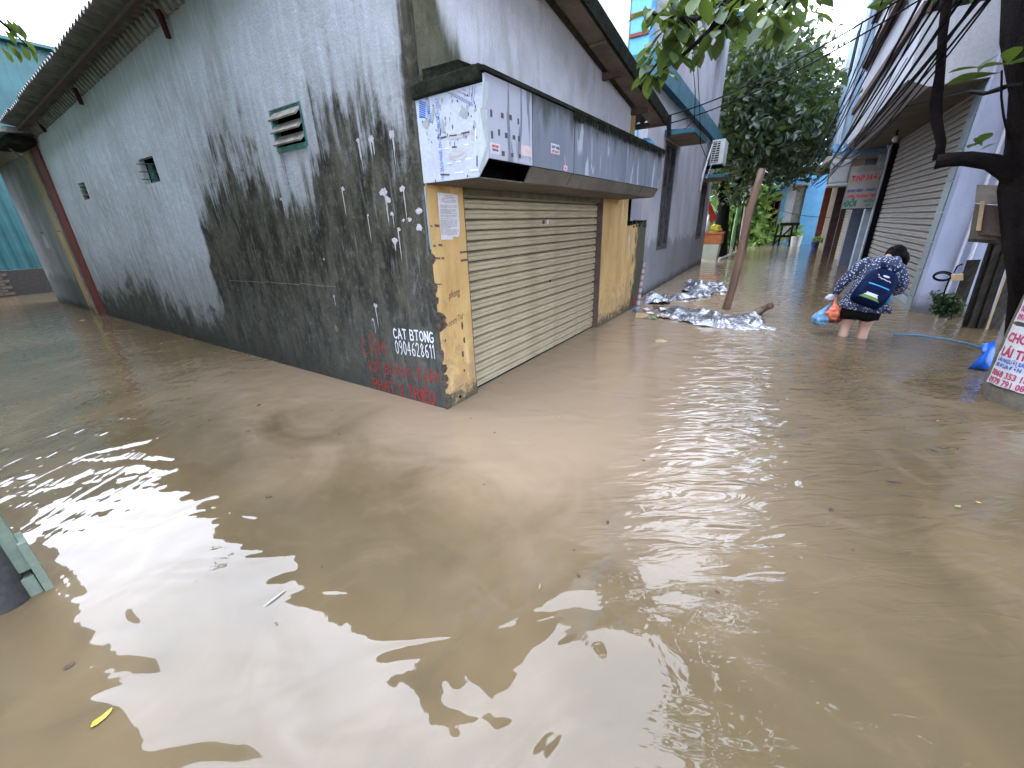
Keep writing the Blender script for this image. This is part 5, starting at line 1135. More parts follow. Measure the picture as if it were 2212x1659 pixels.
# twig against the sky at the far left
lt = thing('sky_twig', 'small bare-looking twig of thin leaves against the white sky at the top left', 'branch', P(-30, 60, 7))
m = MB(); m.tube([P(-60, 30, 7), P(0, 45, 7), P(40, 80, 7), P(60, 100, 7)], [.02, .015, .01, .006], 6); m.build('twig', 'bark', lt)
for k, (x, y) in enumerate(((10, 35), (25, 42), (38, 50), (5, 60), (50, 82), (62, 100), (15, 92), (30, 100), (0, 100), (8, 45), (44, 95))):
    add_leaf(lt, P(x, y, 7), ray(x+10, y+random.uniform(5, 18))-ray(x, y)+np.array([0, 0, -.004]), np.array([random.uniform(-.4, .4), 1, .3]), .13)

# ================================================================== street things
pole_c = onz(2116, 848); rg = unit(np.array([pole_c[1], -pole_c[0], 0])); PR = .37; pc = pole_c+rg*PR*.98+unit(np.array([pole_c[0], pole_c[1], 0]))*.05
cp = thing('concrete_pole', 'thick old concrete utility pole pasted with white adverts at the right edge', 'utility pole', pc)
m = MB(); zs_ = [-.6, 0, .3, .7, 1.1, 1.6, 2.4, 4, 6.5]
m.tube([pc+Z*z-rg*.075*min(z, 1.2)*.0 for z in zs_], [PR, PR, PR*.99, PR*.97, PR*.95, PR*.93, PR*.9, PR*.85, PR*.78], 40, jit=.006); m.build('pole_shaft', 'pole', cp, smooth=True)
def polept(th, z, l=0): 
    k = PR*(1-.045*z)+.006+l; d = -unit(np.array([pc[0], pc[1], 0])); sdv = rg; return pc+Z*z+(d*math.cos(th)+sdv*math.sin(th))*k
def poster(th0, th1, z0, z1, lines, ragged):
    m = MB(); n = 14; rows = []
    for j in range(9):
        z = z0+(z1-z0)*j/8; a0 = th0+(random.uniform(-.03, .03) if ragged else 0)
        rows.append([m.w(polept(a0+(th1-a0)*i/n, z+(random.uniform(-.01, .01) if j in (0, 8) else 0)+.02*math.sin(i)*0), (i*.03, 0, z)) for i in range(n+1)])
    for j in range(8):
        for i in range(n): m.f.append([rows[j][i], rows[j][i+1], rows[j+1][i+1], rows[j+1][i]])
    o = m.build('paper_poster', 'paper', cp, recalc=False, smooth=True)
    for body, zr, size, matn, bold in lines:
        text(body, size*.86, lambda x, y: polept(th0+.07+x*.8/PR, z0+(z1-z0)*zr+y, .0025), matn, o, bold=bold)
poster(-1.16, .9, .66, 1.13, [('CHO THUÊ XE', .74, .105, 'print_mag', .003), ('LÁI THAY 24/7', .54, .105, 'print_mag', .003), ('LÁI NGƯỜI SAY RƯỢU', .43, .05, 'print_blue', .002), ('XE ĐƯA ĐÓN', .33, .05, 'print_blue', .002), ('0868 353 186', .18, .075, 'print_mag', .002), ('0979 791 087', .04, .075, 'print_mag', .002)], True)
poster(-1.16, .9, .14, .635, [('CHO THUÊ XE', .74, .115, 'print_mag', .0035), ('LÁI THAY 24/7', .50, .115, 'print_mag', .0035), ('LÁI NGƯỜI SAY RƯỢU', .40, .05, 'print_blue', .002), ('XE ĐƯA ĐÓN', .31, .05, 'print_blue', .002), ('0868 353 186', .16, .08, 'print_mag', .002), ('0979 791 087', .03, .08, 'print_mag', .002)], True)
# bright blue bag tucked behind the pole
bb = MB(); pts = [(2090, 798), (2110, 775), (2128, 755), (2118, 748), (2122, 742), (2150, 738), (2150, 760), (2140, 790), (2135, 800)]
dd = np.linalg.norm(onz(2115, 800)-CAM)
ring = [P(x, min(y, 797), dd-.02) for x, y in pts]; ring2 = [P(x, min(y, 797), dd+.12) for x, y in pts]; mid = [P(x*.4+2122*.6, y*.4+772*.6, dd-.07) for x, y in pts]
bb.loft([mid, ring, ring2]); bb.build('blue_plastic_bag', 'bag_bright', label='bright blue plastic bag floating against the foot of the concrete pole', cat='bag', smooth=True)
hp = [onz(x, y, .008) for x, y in ((1930, 722), (1985, 724), (2040, 732), (2090, 742), (2125, 752))]
MB().tube(hp, .010, 8).build('blue_hose', 'bag_bright' if 0 else 'blue_dark', label='thin blue hose lying at the water surface below the lavender wall', cat='hose', smooth=True)
# boards and cabinet
bd = [(2052, 2082, 668, 595, 6.7), (2082, 2098, 695, 540, 6.5), (2098, 2118, 697, 515, 6.4), (2117, 2135, 700, 512, 6.4), (2136, 2141, 700, 560, 6.35), (2140, 2168, 700, 540, 6.4)]
for k, (x0, x1, yb, yt, ds) in enumerate(bd):
    a, b, c, d = onz(x0, yb+6), onz(x1, yb+6), P(x0-(-10 if k == 0 else -6), yt, 6.3), P(x1+6, yt, 6.3)
    away = unit(np.array([a[0], a[1], 0])); off = away*.03*(k+1) if 0 else away*(.02+.05*(k % 2))
    top = lambda q, base: np.array([base[0]+(q[0]-base[0])*.35, base[1]+(q[1]-base[1])*.35, q[2]])
    c2, d2 = top(c, a), top(d, b); th_ = away*.035
    m = MB(); q = [a-Z*.5, b-Z*.5, b-Z*.5+th_, a-Z*.5+th_, c2, d2, d2+th_, c2+th_]; i = [m.w(p+off, tuple((p-a)@np.array([rg, away, Z]).T)) for p in q]
    for f in ((0, 3, 2, 1), (4, 5, 6, 7), (0, 1, 5, 4), (1, 2, 6, 5), (2, 3, 7, 6), (3, 0, 4, 7)): m.f.append([i[j] for j in f])
    m.build('old_board', 'cab_strip' if k == 4 else 'board', label=['short grey board leaning below the cable coils', 'narrow grey board under the cabinet, left end', 'second grey board from the left under the cabinet', 'third grey board from the left under the cabinet', 'thin pale wood strip standing among the grey boards', 'wide dark board beside the tree trunk'][k], cat='board', group='old boards stacked by the tree')
cbn = thing('wooden_cabinet', 'old wooden cabinet with a dark open front perched on boards beside the tree trunk', 'cabinet', P(2135, 515, 6.2))
cP = lambda x, y, l=0: P(x, y, 6.2+l)
def slabq(pts, th, mat, name, par):
    m = MB(); aw_ = unit(ray(2135, 460)); q = [m.w(p) for p in pts]+[m.w(p+aw_*th) for p in pts]
    for f in ((0, 1, 2, 3), (7, 6, 5, 4), (0, 4, 5, 1), (1, 5, 6, 2), (2, 6, 7, 3), (3, 7, 4, 0)): m.f.append([q[j] for j in f])
    return m.build(name, mat, par, bevel=.004)
slabq([cP(2092, 518), cP(2186, 524), cP(2182, 446), cP(2106, 440)], .45, 'cabinet', 'carcass', cbn)
slabq([cP(2106, 438, -.02), cP(2182, 444, -.02), cP(2180, 401, .25), cP(2110, 399, .25)], .06, 'cabinet', 'sloping_top', cbn)
slabq([cP(2112, 507, -.03), cP(2170, 512, -.03), cP(2172, 448, -.03), cP(2120, 444, -.03)], .02, 'brown_trim', 'front_panel', cbn)
slabq([cP(2108, 498, -.05), cP(2119, 499, -.05), cP(2128, 434, -.05), cP(2118, 434, -.05)], .02, 'cab_strip', 'front_strip', cbn)
slabq([cP(2176, 508, -.05), cP(2182, 505, -.05), cP(2182, 455, -.05), cP(2171, 455, -.05)], .02, 'cab_strip', 'front_strip', cbn)
slabq([cP(2090, 522, -.03), cP(2188, 530, -.03), cP(2188, 522, -.03), cP(2092, 515, -.03)], .5, 'board', 'bottom_shelf', cbn)
ccx = thing('cable_coil', 'black cable coil hanging on the lavender wall', 'cable coil', P(2045, 600, 6.9))
for r_, dx in ((.062, 0), (.058, .004), (.054, -.004)):
    c = P(2036, 597, 6.85); MB().tube([c+rg*r_*1.25*math.cos(a)+Z*(r_*math.sin(a)*.8+dx*2) for a in np.linspace(0, 2*PI, 25)], .007, 6).build('cable_loop', 'cable', ccx)
slabq([P(2055, 608, 6.75), P(2080, 606, 6.75), P(2080, 592, 6.75), P(2054, 594, 6.75)], .08, 'cab_strip', 'wood_block', ccx)
for q in ([(2050, 605), (2042, 625), (2035, 650), (2028, 668)], [(2060, 590), (2068, 575), (2080, 570)], [(2045, 640), (2060, 650), (2070, 640)]): MB().tube([P(x, y, 6.8) for x, y in q], .008, 6).build('cable_loop', 'cable', ccx)
bush('foot_plants', 'dark green weeds growing at the foot of the lavender wall', 'plant', [P(x+random.uniform(-5, 5), y+random.uniform(-5, 5), 6.8) for x in range(2024, 2068, 7) for y in range(640, 680, 7)], 34, .035, .042, 'leaf_mid', 31, stems=False)
# leaning post, log
pb, pt = onz(1568, 668), np.array([4.06, 7.06, 2.2])
m = MB(); pth = [pb+(P(1645, 365, np.linalg.norm(pb-CAM)*1.02)-pb)*t+rg*.02*math.sin(t*7) for t in np.linspace(-.12, 1, 9)]
pt = pth[-1]
lpst = m.tube(pth, [.062, .062, .060, .064, .057, .056, .060, .055, .058], 12, jit=.09).build('leaning_post', 'post_wood', label='wet brown timber post leaning out of the water in the alley', cat='post', smooth=True)
MB().tube([onz(1608, 694)-Z*.02, onz(1640, 678)+Z*.05, P(1666, 659, np.linalg.norm(onz(1650, 682)-CAM))], [.055, .065, .06], 10, jit=.08).build('floating_log', 'post_wood', label='short dark log sticking out of the water beside the silver sheet', cat='log', smooth=True)
# taped stick
MB().tube([onz(1376, 672), P(1392, 567, np.linalg.norm(onz(1376, 672)-CAM)*1.02)], [.035, .022], 8).build('taped_stick', 'stick', label='thin stick wrapped in red and white tape at the end of the mossy wall', cat='stick')
# crumpled silver sheeting
def sheet(poly, name, label, amp, seed, mat='silver', nx_=46, ny_=22, lift=.02, fold=1.0):
    """crumpled film lying on the water; poly = 4 corners of its footprint in the photograph"""
    c = [onz(*q) for q in poly]; m = MB(); ids = []
    for i in range(nx_+1):
        row = []
        for j in range(ny_+1):
            a, b = i/nx_, j/ny_
            p = (c[0]*(1-a)+c[1]*a)*(1-b)+(c[3]*(1-a)+c[2]*a)*b
            q = Vector((p[0]*2.2+seed, p[1]*2.2, seed)); e = min(1, 6*min(a, 1-a, b, 1-b)+.15)
            hgt = abs(noise.noise(q))*1.7+abs(noise.noise(q*2.7))*.8*fold+abs(noise.noise(q*6))*.14
            sd = noise.noise_vector(q*1.5)*.12
            p = p+np.array([sd.x, sd.y, 0]); row.append(m.w((p[0], p[1], (hgt*amp-amp*.32)*(.25+.55*e)+lift*e), (p[0], p[1], hgt)))
        ids.append(row)
    for i in range(nx_):
        for j in range(ny_): m.f.append([ids[i][j], ids[i+1][j], ids[i+1][j+1], ids[i][j+1]])
    o = m.build(name, mat, label=label, cat='plastic sheet', recalc=False, smooth=True, group='crumpled silver sheets in the alley'); return o
sheet([(1410, 684), (1525, 705), (1545, 672), (1440, 668)], 'silver_sheet', 'crumpled silver sheet at the foot of the mossy wall', .10, 2.1)
sheet([(1500, 707), (1672, 716), (1640, 694), (1535, 668)], 'silver_sheet', 'large rumpled silver sheet in front of the leaning post', .13, 5.3, fold=.6)
sheet([(1388, 658), (1442, 658), (1436, 640), (1400, 642)], 'silver_sheet', 'small folded silver sheet beside the taped stick', .17, 8.2, nx_=24, ny_=14)
sheet([(1442, 652), (1540, 640), (1528, 628), (1452, 636)], 'silver_sheet', 'long silver sheet half sunk between the grey wall and the post', .12, 11.7)
sheet([(1470, 632), (1580, 632), (1565, 614), (1478, 616)], 'silver_sheet', 'farthest silver sheet curled over beyond the leaning post', .15, 14.9)
# litter against the wall
lab = ['brown cardboard scrap', 'white paper cup scrap', 'greenish foil scrap', 'tan plastic scrap', 'pale shell-like scrap', 'blue-grey rag scrap', 'dark plastic scrap']
for k, (x, y, mt, s_) in enumerate(((1385, 686, 'cab_strip', .16), (1404, 680, 'tape_white', .07), (1412, 690, 'leaf_o', .08), (1440, 688, 'cab_strip', .12), (1395, 672, 'paper_pink', .08), (1372, 672, 'blue_dark', .09), (1420, 668, 'brown_trim', .12), (1432, 672, 'paper', .08), (1458, 690, 'tape_white', .06))):
    p = onz(x, y); m = MB(); n = 7; ring = [p+rg*math.cos(2*PI*i/n)*s_*random.uniform(.6, 1.1)+np.array([rg[1]*-1, rg[0], 0])*math.sin(2*PI*i/n)*s_*random.uniform(.4, .9)+Z*random.uniform(.005, .05) for i in range(n)]
    i = [m.w(q) for q in ring]+[m.w(q+Z*.012) for q in ring]; m.f.append(i[:n][::-1]); m.f.append(i[n:])
    for j in range(n): m.f.append([i[j], i[(j+1) % n], i[(j+1) % n+n], i[j+n]])
    m.build('litter_scrap', mt, label=(lab[k] if k < 7 else ['pinkish white paper scrap', 'small bright white scrap'][k-7])+' floating by the foot of the mossy wall', cat='litter', group='litter against the wall')
MB(Wf).ball(onz(1468, 706)+Z*0, .045, 8, (1.6, 1, .5), .5).build('floating_husk', 'cab_strip', label='tan husk floating in front of the silver sheet', cat='litter') if 0 else None
p = onz(1428, 737); MB().ball(p, .06, 8, (1.5, .8, .35), .6).build('floating_husk', 'cab_strip', label='small tan husk floating in the open water before the alley', cat='litter', smooth=True)
# far left-bank clutter
cr = onz(1532, 558); s_c, t_c = cr.dot(dA), cr.dot(nA)
fb = thing('foam_box', 'pale foam box standing in the water beside the grey house', 'box', Af(s_c, t_c, 0)); MB(Af).hexa([(s_c-.3, t_c-.22, -.3), (s_c+.3, t_c-.22, -.3), (s_c+.3, t_c+.25, -.3), (s_c-.3, t_c+.25, -.3), (s_c-.34, t_c-.3, .55), (s_c+.34, t_c-.3, .55), (s_c+.34, t_c+.34, .55), (s_c-.34, t_c+.34, .55)]).build('box_body', 'foam', fb, bevel=.02)
oc = thing('orange_crate', 'orange plastic crate on top of the pale foam box', 'crate', Af(s_c, t_c, .56)); MB(Af).box(s_c-.34, s_c+.34, t_c-.3, t_c+.38, .56, .92).build('crate_body', 'orange_crate', oc, bevel=.02)
MB(Af).box(s_c-.37, s_c+.37, t_c-.33, t_c+.41, .925, .99).build('crate_rim', 'orange_crate', oc)
MB().ball(Af(s_c-.1, t_c+.05, 1.05), .26, 8, (1, 1, .8), .5).build('yellow_sack', 'yellow_bag', label='crumpled yellow sack on the orange crate', cat='sack')
bt_ = thing('plastic_bottle', 'pale plastic bottle standing on the orange crate', 'bottle', Af(s_c, t_c-.2, 1)); MB().tube([Af(s_c-.25, t_c-.2, .99), Af(s_c-.25, t_c-.2, 1.35), Af(s_c-.25, t_c-.2, 1.45), Af(s_c-.25, t_c-.2, 1.6)], [.09, .09, .04, .035], 10).build('bottle_body', 'bottle', bt_, smooth=True)
MB().tube([Af(s_c-.25, t_c-.2, 1.6), Af(s_c-.25, t_c-.2, 1.64)], .045, 10).build('bottle_cap', 'white', bt_)
m = MB(); a = [T_(1531, 430, -1), T_(1549, 472, -1), T_(1530, 485, -1)]; i = [m.w(q) for q in a]+[m.w(q+dA*.04) for q in a]; m.f += [[0, 1, 2], [5, 4, 3], [0, 3, 4, 1], [1, 4, 5, 2], [2, 5, 3, 0]]; m.build('red_flag', 'red_cloth', label='dark red flag hanging from the far corner of the grey house', cat='flag')
ep = thing('electric_pole', 'old electric pole with a white meter box beyond the forked tree', 'utility pole', onz(1601, 545))
eb = onz(1601, 545); MB().tube([eb-Z*.5, eb+Z*3, eb+Z*6.5], [.2, .17, .14], 10).build('pole_shaft', 'concrete', ep); MB(lambda a, b, c: eb+rg*a-unit(np.array([eb[0], eb[1], 0]))*b+Z*c).box(-.28, .22, .18, .38, 2.15, 2.75).build('meter_box', 'white', ep, bevel=.02)
for k in range(7):
    q = onz(1562+k*6, 548-k*.5); MB().tube([q-Z*.3, q+Z*random.uniform(1.0, 2.2)+rg*random.uniform(-.15, .15)], .025, 5).build('fence_stick', 'bark2', label='dark upright stick in the row beside the forked trunk', cat='stick', group='sticks fencing the garden edge')
MB().tube([onz(1553, 562)+Z*.03, onz(1590, 550)+Z*.12], .04, 6).build('pale_pipe', 'white', label='pale pipe lying at the water edge under the forked tree', cat='pipe')
# pots and chair by the blue house
pt_ = onz(1716, 532)
fp = thing('flower_pot', 'white bucket pot with green leaves in front of the blue house', 'flower pot', pt_); MB().tube([pt_-Z*.3, pt_+Z*.5], [.2, .27], 12).build('pot', 'white', fp); leaves_mb([pt_+Z*.62+rg*x for x in (-.12, 0, .12)], 50, .16, .14, seed=3).build('foliage', 'leaf_lit', fp, recalc=False, kind='stuff')
sp_ = onz(1757, 540); fp2 = thing('flower_pot', 'purple pot with trailing green plant beside the tan house', 'flower pot', sp_); MB().tube([sp_-Z*.2, sp_+Z*.15, sp_+Z*.35], [.1, .12, .17], 10).build('pot', 'print_navy', fp2); leaves_mb([sp_+Z*.45+rg*x for x in (0, .2, .35)], 50, .13, .12, seed=5).build('foliage', 'leaf_lit', fp2, recalc=False, kind='stuff')
ch0 = onz(1688, 532); chh = thing('dark_chair', 'dark metal chair frame standing in water by the blue house door', 'chair', ch0); fwd = np.array([-rg[1], rg[0], 0])
cf = lambda a, b, c: ch0+rg*a+fwd*b+Z*c
for a, b in ((-.4, 0), (.35, 0), (-.35, .5), (.4, .5)): MB().tube([cf(a, b, -.3), cf(a*.9, b, 1.1)], .05, 6).build('leg', 'bark2', chh)
MB(cf).box(-.45, .45, -.05, .55, .45, .55).build('seat', 'bark2', chh); MB(cf).box(-.45, .45, .5, .56, 1.0, 1.15).build('top_rail', 'bark2', chh); MB().tube([cf(-.4, 0, 0.1), cf(.35, 0, 1.0)], .04, 6).build('brace', 'bark2', chh)

# ================================================================== cables
def cable(pts, r=.012, sag=.0, label='black cable in the tangle strung along the lavender house', group='overhead cables', name='overhead_cable'):
    out = []
    for k in range(len(pts)-1):
        a, b = np.array(pts[k]), np.array(pts[k+1]); n = 10
        for i in range(n+(k == len(pts)-2)): t = i/n; out.append(a*(1-t)+b*t-Z*sag*4*t*(1-t))
    MB().tube(out, r, 5).build(name, 'cable', label=label, cat='cable', group=group)
hub = P(1790, 405, 12)
def two(pa, da, pb2, db, **k):
    k['r'] = k.get('r', .012)*.62; cable([P(*pa, da), P(*pb2, db)], **k)
two((1432, 253), 7.0, (2020, -50), 5.5, r=.012, sag=.12, label='upper of the two single cables reaching the shop roof corner', group=None); two((1432, 270), 7.0, (2010, -15), 5.5, r=.012, sag=.12, label='lower of the two single cables reaching the shop roof corner', group=None)
r = random.Random(3)
for k in range(7): two((1760+r.uniform(-10, 6), 395+r.uniform(-8, 12)), 14, (2200+r.uniform(-160, 60), -150+r.uniform(-10, 20)), 4.2, r=.010+r.random()*.006, sag=.1+.2*r.random())
for k in range(7): two((1800+r.uniform(-20, 10), 335+r.uniform(-12, 22)), 12, (2080+r.uniform(-60, 110), -60+r.uniform(-10, 20)), 4.6, r=.008+r.random()*.006, sag=.15+.25*r.random())
for k in range(5): two((1760+r.uniform(-20, 10), 360+r.uniform(-12, 12)), 13, (1960+r.uniform(-40, 20), -50+r.uniform(-10, 10)), 6.5, r=.010+r.random()*.006, sag=.1+.15*r.random())
for k in range(3): two((1700+k*22, 300), 24, (1750+k*25, -60), 9, r=.006, sag=.05, label=['leftmost', 'middle', 'rightmost'][k]+' of the three thin cables against the white sky above the tree', group='thin sky cables')
two((1878, 256), 9, (1960, 125), 7, r=.007, sag=.02, label='short loose cable end hanging before the balcony', group=None)
two((1660, 445), 20, (1800, 470), 14, r=.012, sag=.1, label='thin cable sagging below the tree towards the small shutter', group=None)
cable([P(2212, 180, 5.4), P(2170, 185, 5.6), P(2130, 200, 6), P(2095, 196, 7), P(2020, 215, 9), P(1960, 230, 10)], r=.010, label='cable running from the tree trunk along the balcony soffit', group=None)
cable([P(1495, 120, 8.5), P(1502, 200, 8.3), P(1500, 260, 8.4), P(1478, 280, 8.4)], r=.006, label='loose thin wire drooping over the blue cornice', group=None); cable([P(1506, 120, 8.6), P(1512, 250, 8.5), P(1513, 310, 8.5), P(1530, 350, 9)], r=.006, label='thin wire hanging down the grey house wall', group=None)

# ================================================================== person wading
pf_ = onz(1822, 726); pfw = unit(np.array([pf_[0], pf_[1], 0])); prt = np.array([pfw[1], -pfw[0], 0])
def Hf(x, y, z): return pf_+prt*x+pfw*y+Z*z
person = thing('person', 'person wading bent forward in a navy floral blouse and black shorts', 'person', pf_)
def tubeH(m, pts, rad, n=12, fl=None): m.tube([Hf(*p) for p in pts], rad, n, flatten=fl)
def remesh(o, vox, sm=4):
    r_ = o.modifiers.new('r', 'REMESH'); r_.mode = 'VOXEL'; r_.voxel_size = vox; r_.use_smooth_shade = True
    s_ = o.modifiers.new('s', 'SMOOTH'); s_.iterations = sm; s_.factor = .5
# skeleton in metres above the water
m = MB()
for sx_, kx in ((-.0, -.01), (.175, .18)):
    tubeH(m, [(sx_+.03, .02, .46), (sx_+.02, .03, .30), (kx, .05, .14), (kx, .03, .02), (kx, .0, -.16), (kx, -.01, -.34)], [.10, .085, .062, .058, .048, .036], 14)
    tubeH(m, [(kx, -.03, -.36), (kx, .06, -.38), (kx, .15, -.40)], [.04, .04, .025], 10)
tubeH(m, [(.10, .0, .42), (.11, .01, .55), (.15, .06, .72), (.19, .12, .88), (.21, .16, .95), (.225, .20, 1.0)], [.14, .13, .11, .085, .045, .045], 16)
m.ball(Hf(.275, .29, 1.005), .092, 12, (.92, 1.0, 1.10))
tubeH(m, [(.03, .10, .88), (-.10, .08, .74), (-.165, .08, .64), (-.195, .11, .50)], [.05, .045, .036, .026], 10)
tubeH(m, [(.33, .12, .84), (.40, .16, .68), (.40, .30, .56), (.34, .40, .52)], [.05, .042, .034, .026], 10)
# nose, ears, chin, turned forward and down
for q, rr in (((.28, .39, .985), .018), ((.19, .29, 1.0), .02), ((.362, .29, 1.0), .02), ((.28, .365, .94), .03)): m.ball(Hf(*q), rr, 6)
def hand(m, w_, dirv, side):
    w_ = np.array(w_); m.tube([Hf(*w_), Hf(*(w_+np.array(dirv)*.04)), Hf(*(w_+np.array(dirv)*.085))], [.024, .034, .030], 10, flatten=.55)
    for k in range(4):
        b = w_+np.array(dirv)*.08+np.array([0, (-.024+.016*k), 0]); l = (.06, .07, .066, .05)[k]
        m.tube([Hf(*b), Hf(*(b+np.array([side*.006, 0, -l*.55]))), Hf(*(b+np.array([side*.035, 0, -l*.85])))], [.009, .0085, .007], 7)
    b = w_+np.array(dirv)*.03+np.array([0, -.03, 0]); m.tube([Hf(*b), Hf(*(b+np.array([side*.02, -.015, -.035]))), Hf(*(b+np.array([side*.04, -.005, -.05])))], [.011, .010, .008], 7)
hand(m, (-.197, .112, .485), (-.01, .0, -1), 1); hand(m, (.34, .41, .51), (-.1, .3, -.9), -1)
bd_ = m.build('body', 'skin', person, smooth=True); remesh(bd_, .007, 3)
# blouse: torso loft and sleeves in one skin
m = MB()
rings = []
for (x, y, z, a, b) in ((.10, .0, .36, .235, .155), (.11, .0, .44, .225, .16), (.125, .01, .55, .20, .155), (.15, .04, .68, .195, .155), (.175, .08, .80, .185, .14), (.185, .12, .90, .18, .125), (.20, .16, .965, .14, .11), (.222, .20, .995, .095, .09), (.24, .23, 1.0, .075, .075)):
    ring = []
    for j in range(40):
        t = 2*PI*j/40; wv = 1+(.05 if z < .5 else .02)*math.sin(t*9+z*7)+.03*noise.noise(Vector((math.cos(t)*2, math.sin(t)*2, z*5)))
        ring.append(Hf(x+math.cos(t)*a*wv, y+math.sin(t)*b*wv, z-.10*(x+math.cos(t)*a-.1)*(z < .5)+(.0)))
    rings.append(ring)
m.loft(rings)
tubeH(m, [(.06, .12, .935), (-.02, .10, .87), (-.10, .08, .76), (-.16, .08, .66), (-.185, .095, .58), (-.195, .11, .525)], [.078, .080, .068, .060, .052, .044], 16)
tubeH(m, [(.31, .12, .88), (.36, .13, .80), (.41, .17, .69), (.41, .27, .59), (.36, .37, .54)], [.075, .075, .068, .058, .046], 16)
m.tube([Hf(.33, -.02, .40), Hf(.385, -.03, .345)], [.05, .02], 8)
bl_ = m.build('blouse', 'floral', person, smooth=True); remesh(bl_, .012, 3)
m = MB(); rings = []
for (x, z, a, b) in ((.10, .245, .195, .13), (.10, .30, .20, .145), (.10, .36, .195, .15), (.10, .44, .18, .14)):
    rings.append([Hf(x+math.cos(2*PI*j/32)*a*(1+.02*math.sin(j)), .01+math.sin(2*PI*j/32)*b, z+.012*math.sin(j*.9)) for j in range(32)])
m.loft(rings); m.build('shorts', 'cloth_black', person, smooth=True)
m = MB(); m.ball(Hf(.278, .28, 1.025), .103, 12, (.96, 1.0, 1.0), .12); m.ball(Hf(.245, .225, .995), .075, 10); tubeH(m, [(.34, .27, 1.02), (.375, .27, .95), (.385, .27, .88)], [.055, .045, .018], 8)
hr = m.build('hair', 'hair', person, smooth=True); remesh(hr, .010, 2)
# backpack: its own thing
bpk = thing('backpack', 'navy school backpack with white, green and cyan bands on the wading person', 'backpack', Hf(.16, -.1, .5))
BX = unit(prt*math.cos(math.radians(-20))+Z*math.sin(math.radians(-20))); BZ = unit(np.cross(np.cross(BX, Z*.94+pfw*.42+prt*.30), BX)); BY = np.cross(BZ, BX)
if BY.dot(pfw) < 0: BY = -BY
bc = Hf(.175, -.135, .665)
def Kf(x, y, z): return bc+BX*x*1.14+BY*y*1.05+BZ*z*1.14
m = MB(); rings = []
for z, a, b, y0 in ((-.205, .11, .04, .03), (-.20, .135, .07, .0), (-.15, .148, .085, -.01), (-.05, .15, .09, -.01), (.06, .142, .085, -.0), (.13, .125, .07, .01), (.18, .09, .05, .03), (.20, .05, .03, .04)):
    rings.append([Kf((abs(math.cos(t))**.6*math.copysign(1, math.cos(t)))*a, y0+(abs(math.sin(t))**.6*math.copysign(1, math.sin(t)))*b, z) for t in [2*PI*j/36 for j in range(36)]])
m.loft(rings); m.build('main_bag', 'pack', bpk, smooth=True)
m = MB(); rings = []
for z, a, b in ((-.19, .10, .01), (-.18, .12, .035), (-.12, .126, .045), (-.03, .12, .04), (.0, .10, .012)):
    rings.append([Kf((abs(math.cos(t))**.6*math.copysign(1, math.cos(t)))*a, -.085+(abs(math.sin(t))**.6*math.copysign(1, math.sin(t)))*b, z) for t in [2*PI*j/28 for j in range(28)]])
m.loft(rings); m.build('front_pocket', 'pack', bpk, smooth=True)
def band(z0, z1, x0, x1, y, mat, nm):
    m = MB(); n = 12; r1 = []; r2 = []
    for i in range(n+1):
        x = x0+(x1-x0)*i/n; yy = y+.035*(x/.14)**2; r1.append(m.w(Kf(x, yy, z0-.012*(x/.14)**2*0))); r2.append(m.w(Kf(x, yy, z1)))
    for i in range(n): m.f.append([r1[i], r1[i+1], r2[i+1], r2[i]])
    m.build(nm, mat, bpk, recalc=False, smooth=True)
band(-.135, -.105, -.115, .115, -.1335, 'packwhite', 'white_band'); band(-.166, -.136, -.105, .105, -.1325, 'packgreen', 'green_band'); band(-.022, -.010, -.085, .10, -.129, 'cyan', 'cyan_zip')
for z, x0, x1 in ((.085, -.03, .035), ): 
    m = MB(); m.f.append([m.w(Kf(.012+.030*math.cos(t), -.092, .100+.009*math.sin(t))) for t in np.linspace(0, 2*PI, 16)[:-1]]); m.build('oval_badge', 'packwhite', bpk, recalc=False)
m = MB()
for i in range(9): x = -.045+i*.0135; zz = .070-.0015*i+.003*math.sin(i*2); m.f.append([m.w(Kf(x, -.0935, zz)), m.w(Kf(x+.010, -.0935, zz-.003)), m.w(Kf(x+.010, -.0935, zz+.006)), m.w(Kf(x, -.0935, zz+.008))])
m.f.append([m.w(Kf(-.062, -.0925, .095)), m.w(Kf(-.045, -.0925, .085)), m.w(Kf(-.043, -.0925, .092)), m.w(Kf(-.060, -.0925, .102))]); m.build('script_mark', 'packwhite', bpk, recalc=False)
for sgn in (-1, 1): MB().tube([Kf(sgn*.055, -.01, .185), Kf(sgn*.075, .03, .255), Kf(sgn*.085, .10, .27)], [.024, .026, .024], 8, flatten=.4).build('shoulder_strap', 'pack', bpk, smooth=True)
MB().tube([Kf(-.035, 0, .19), Kf(-.02, -.015, .235), Kf(.02, -.015, .235), Kf(.035, 0, .19)], .008, 8).build('grab_handle', 'pack_dark', bpk, smooth=True)
MB().ball(Kf(.15, .01, -.06), .05, 8, (.6, .9, 1.4)).build('side_pocket', 'bag_bright' if 0 else 'blue_dark', bpk, smooth=True)
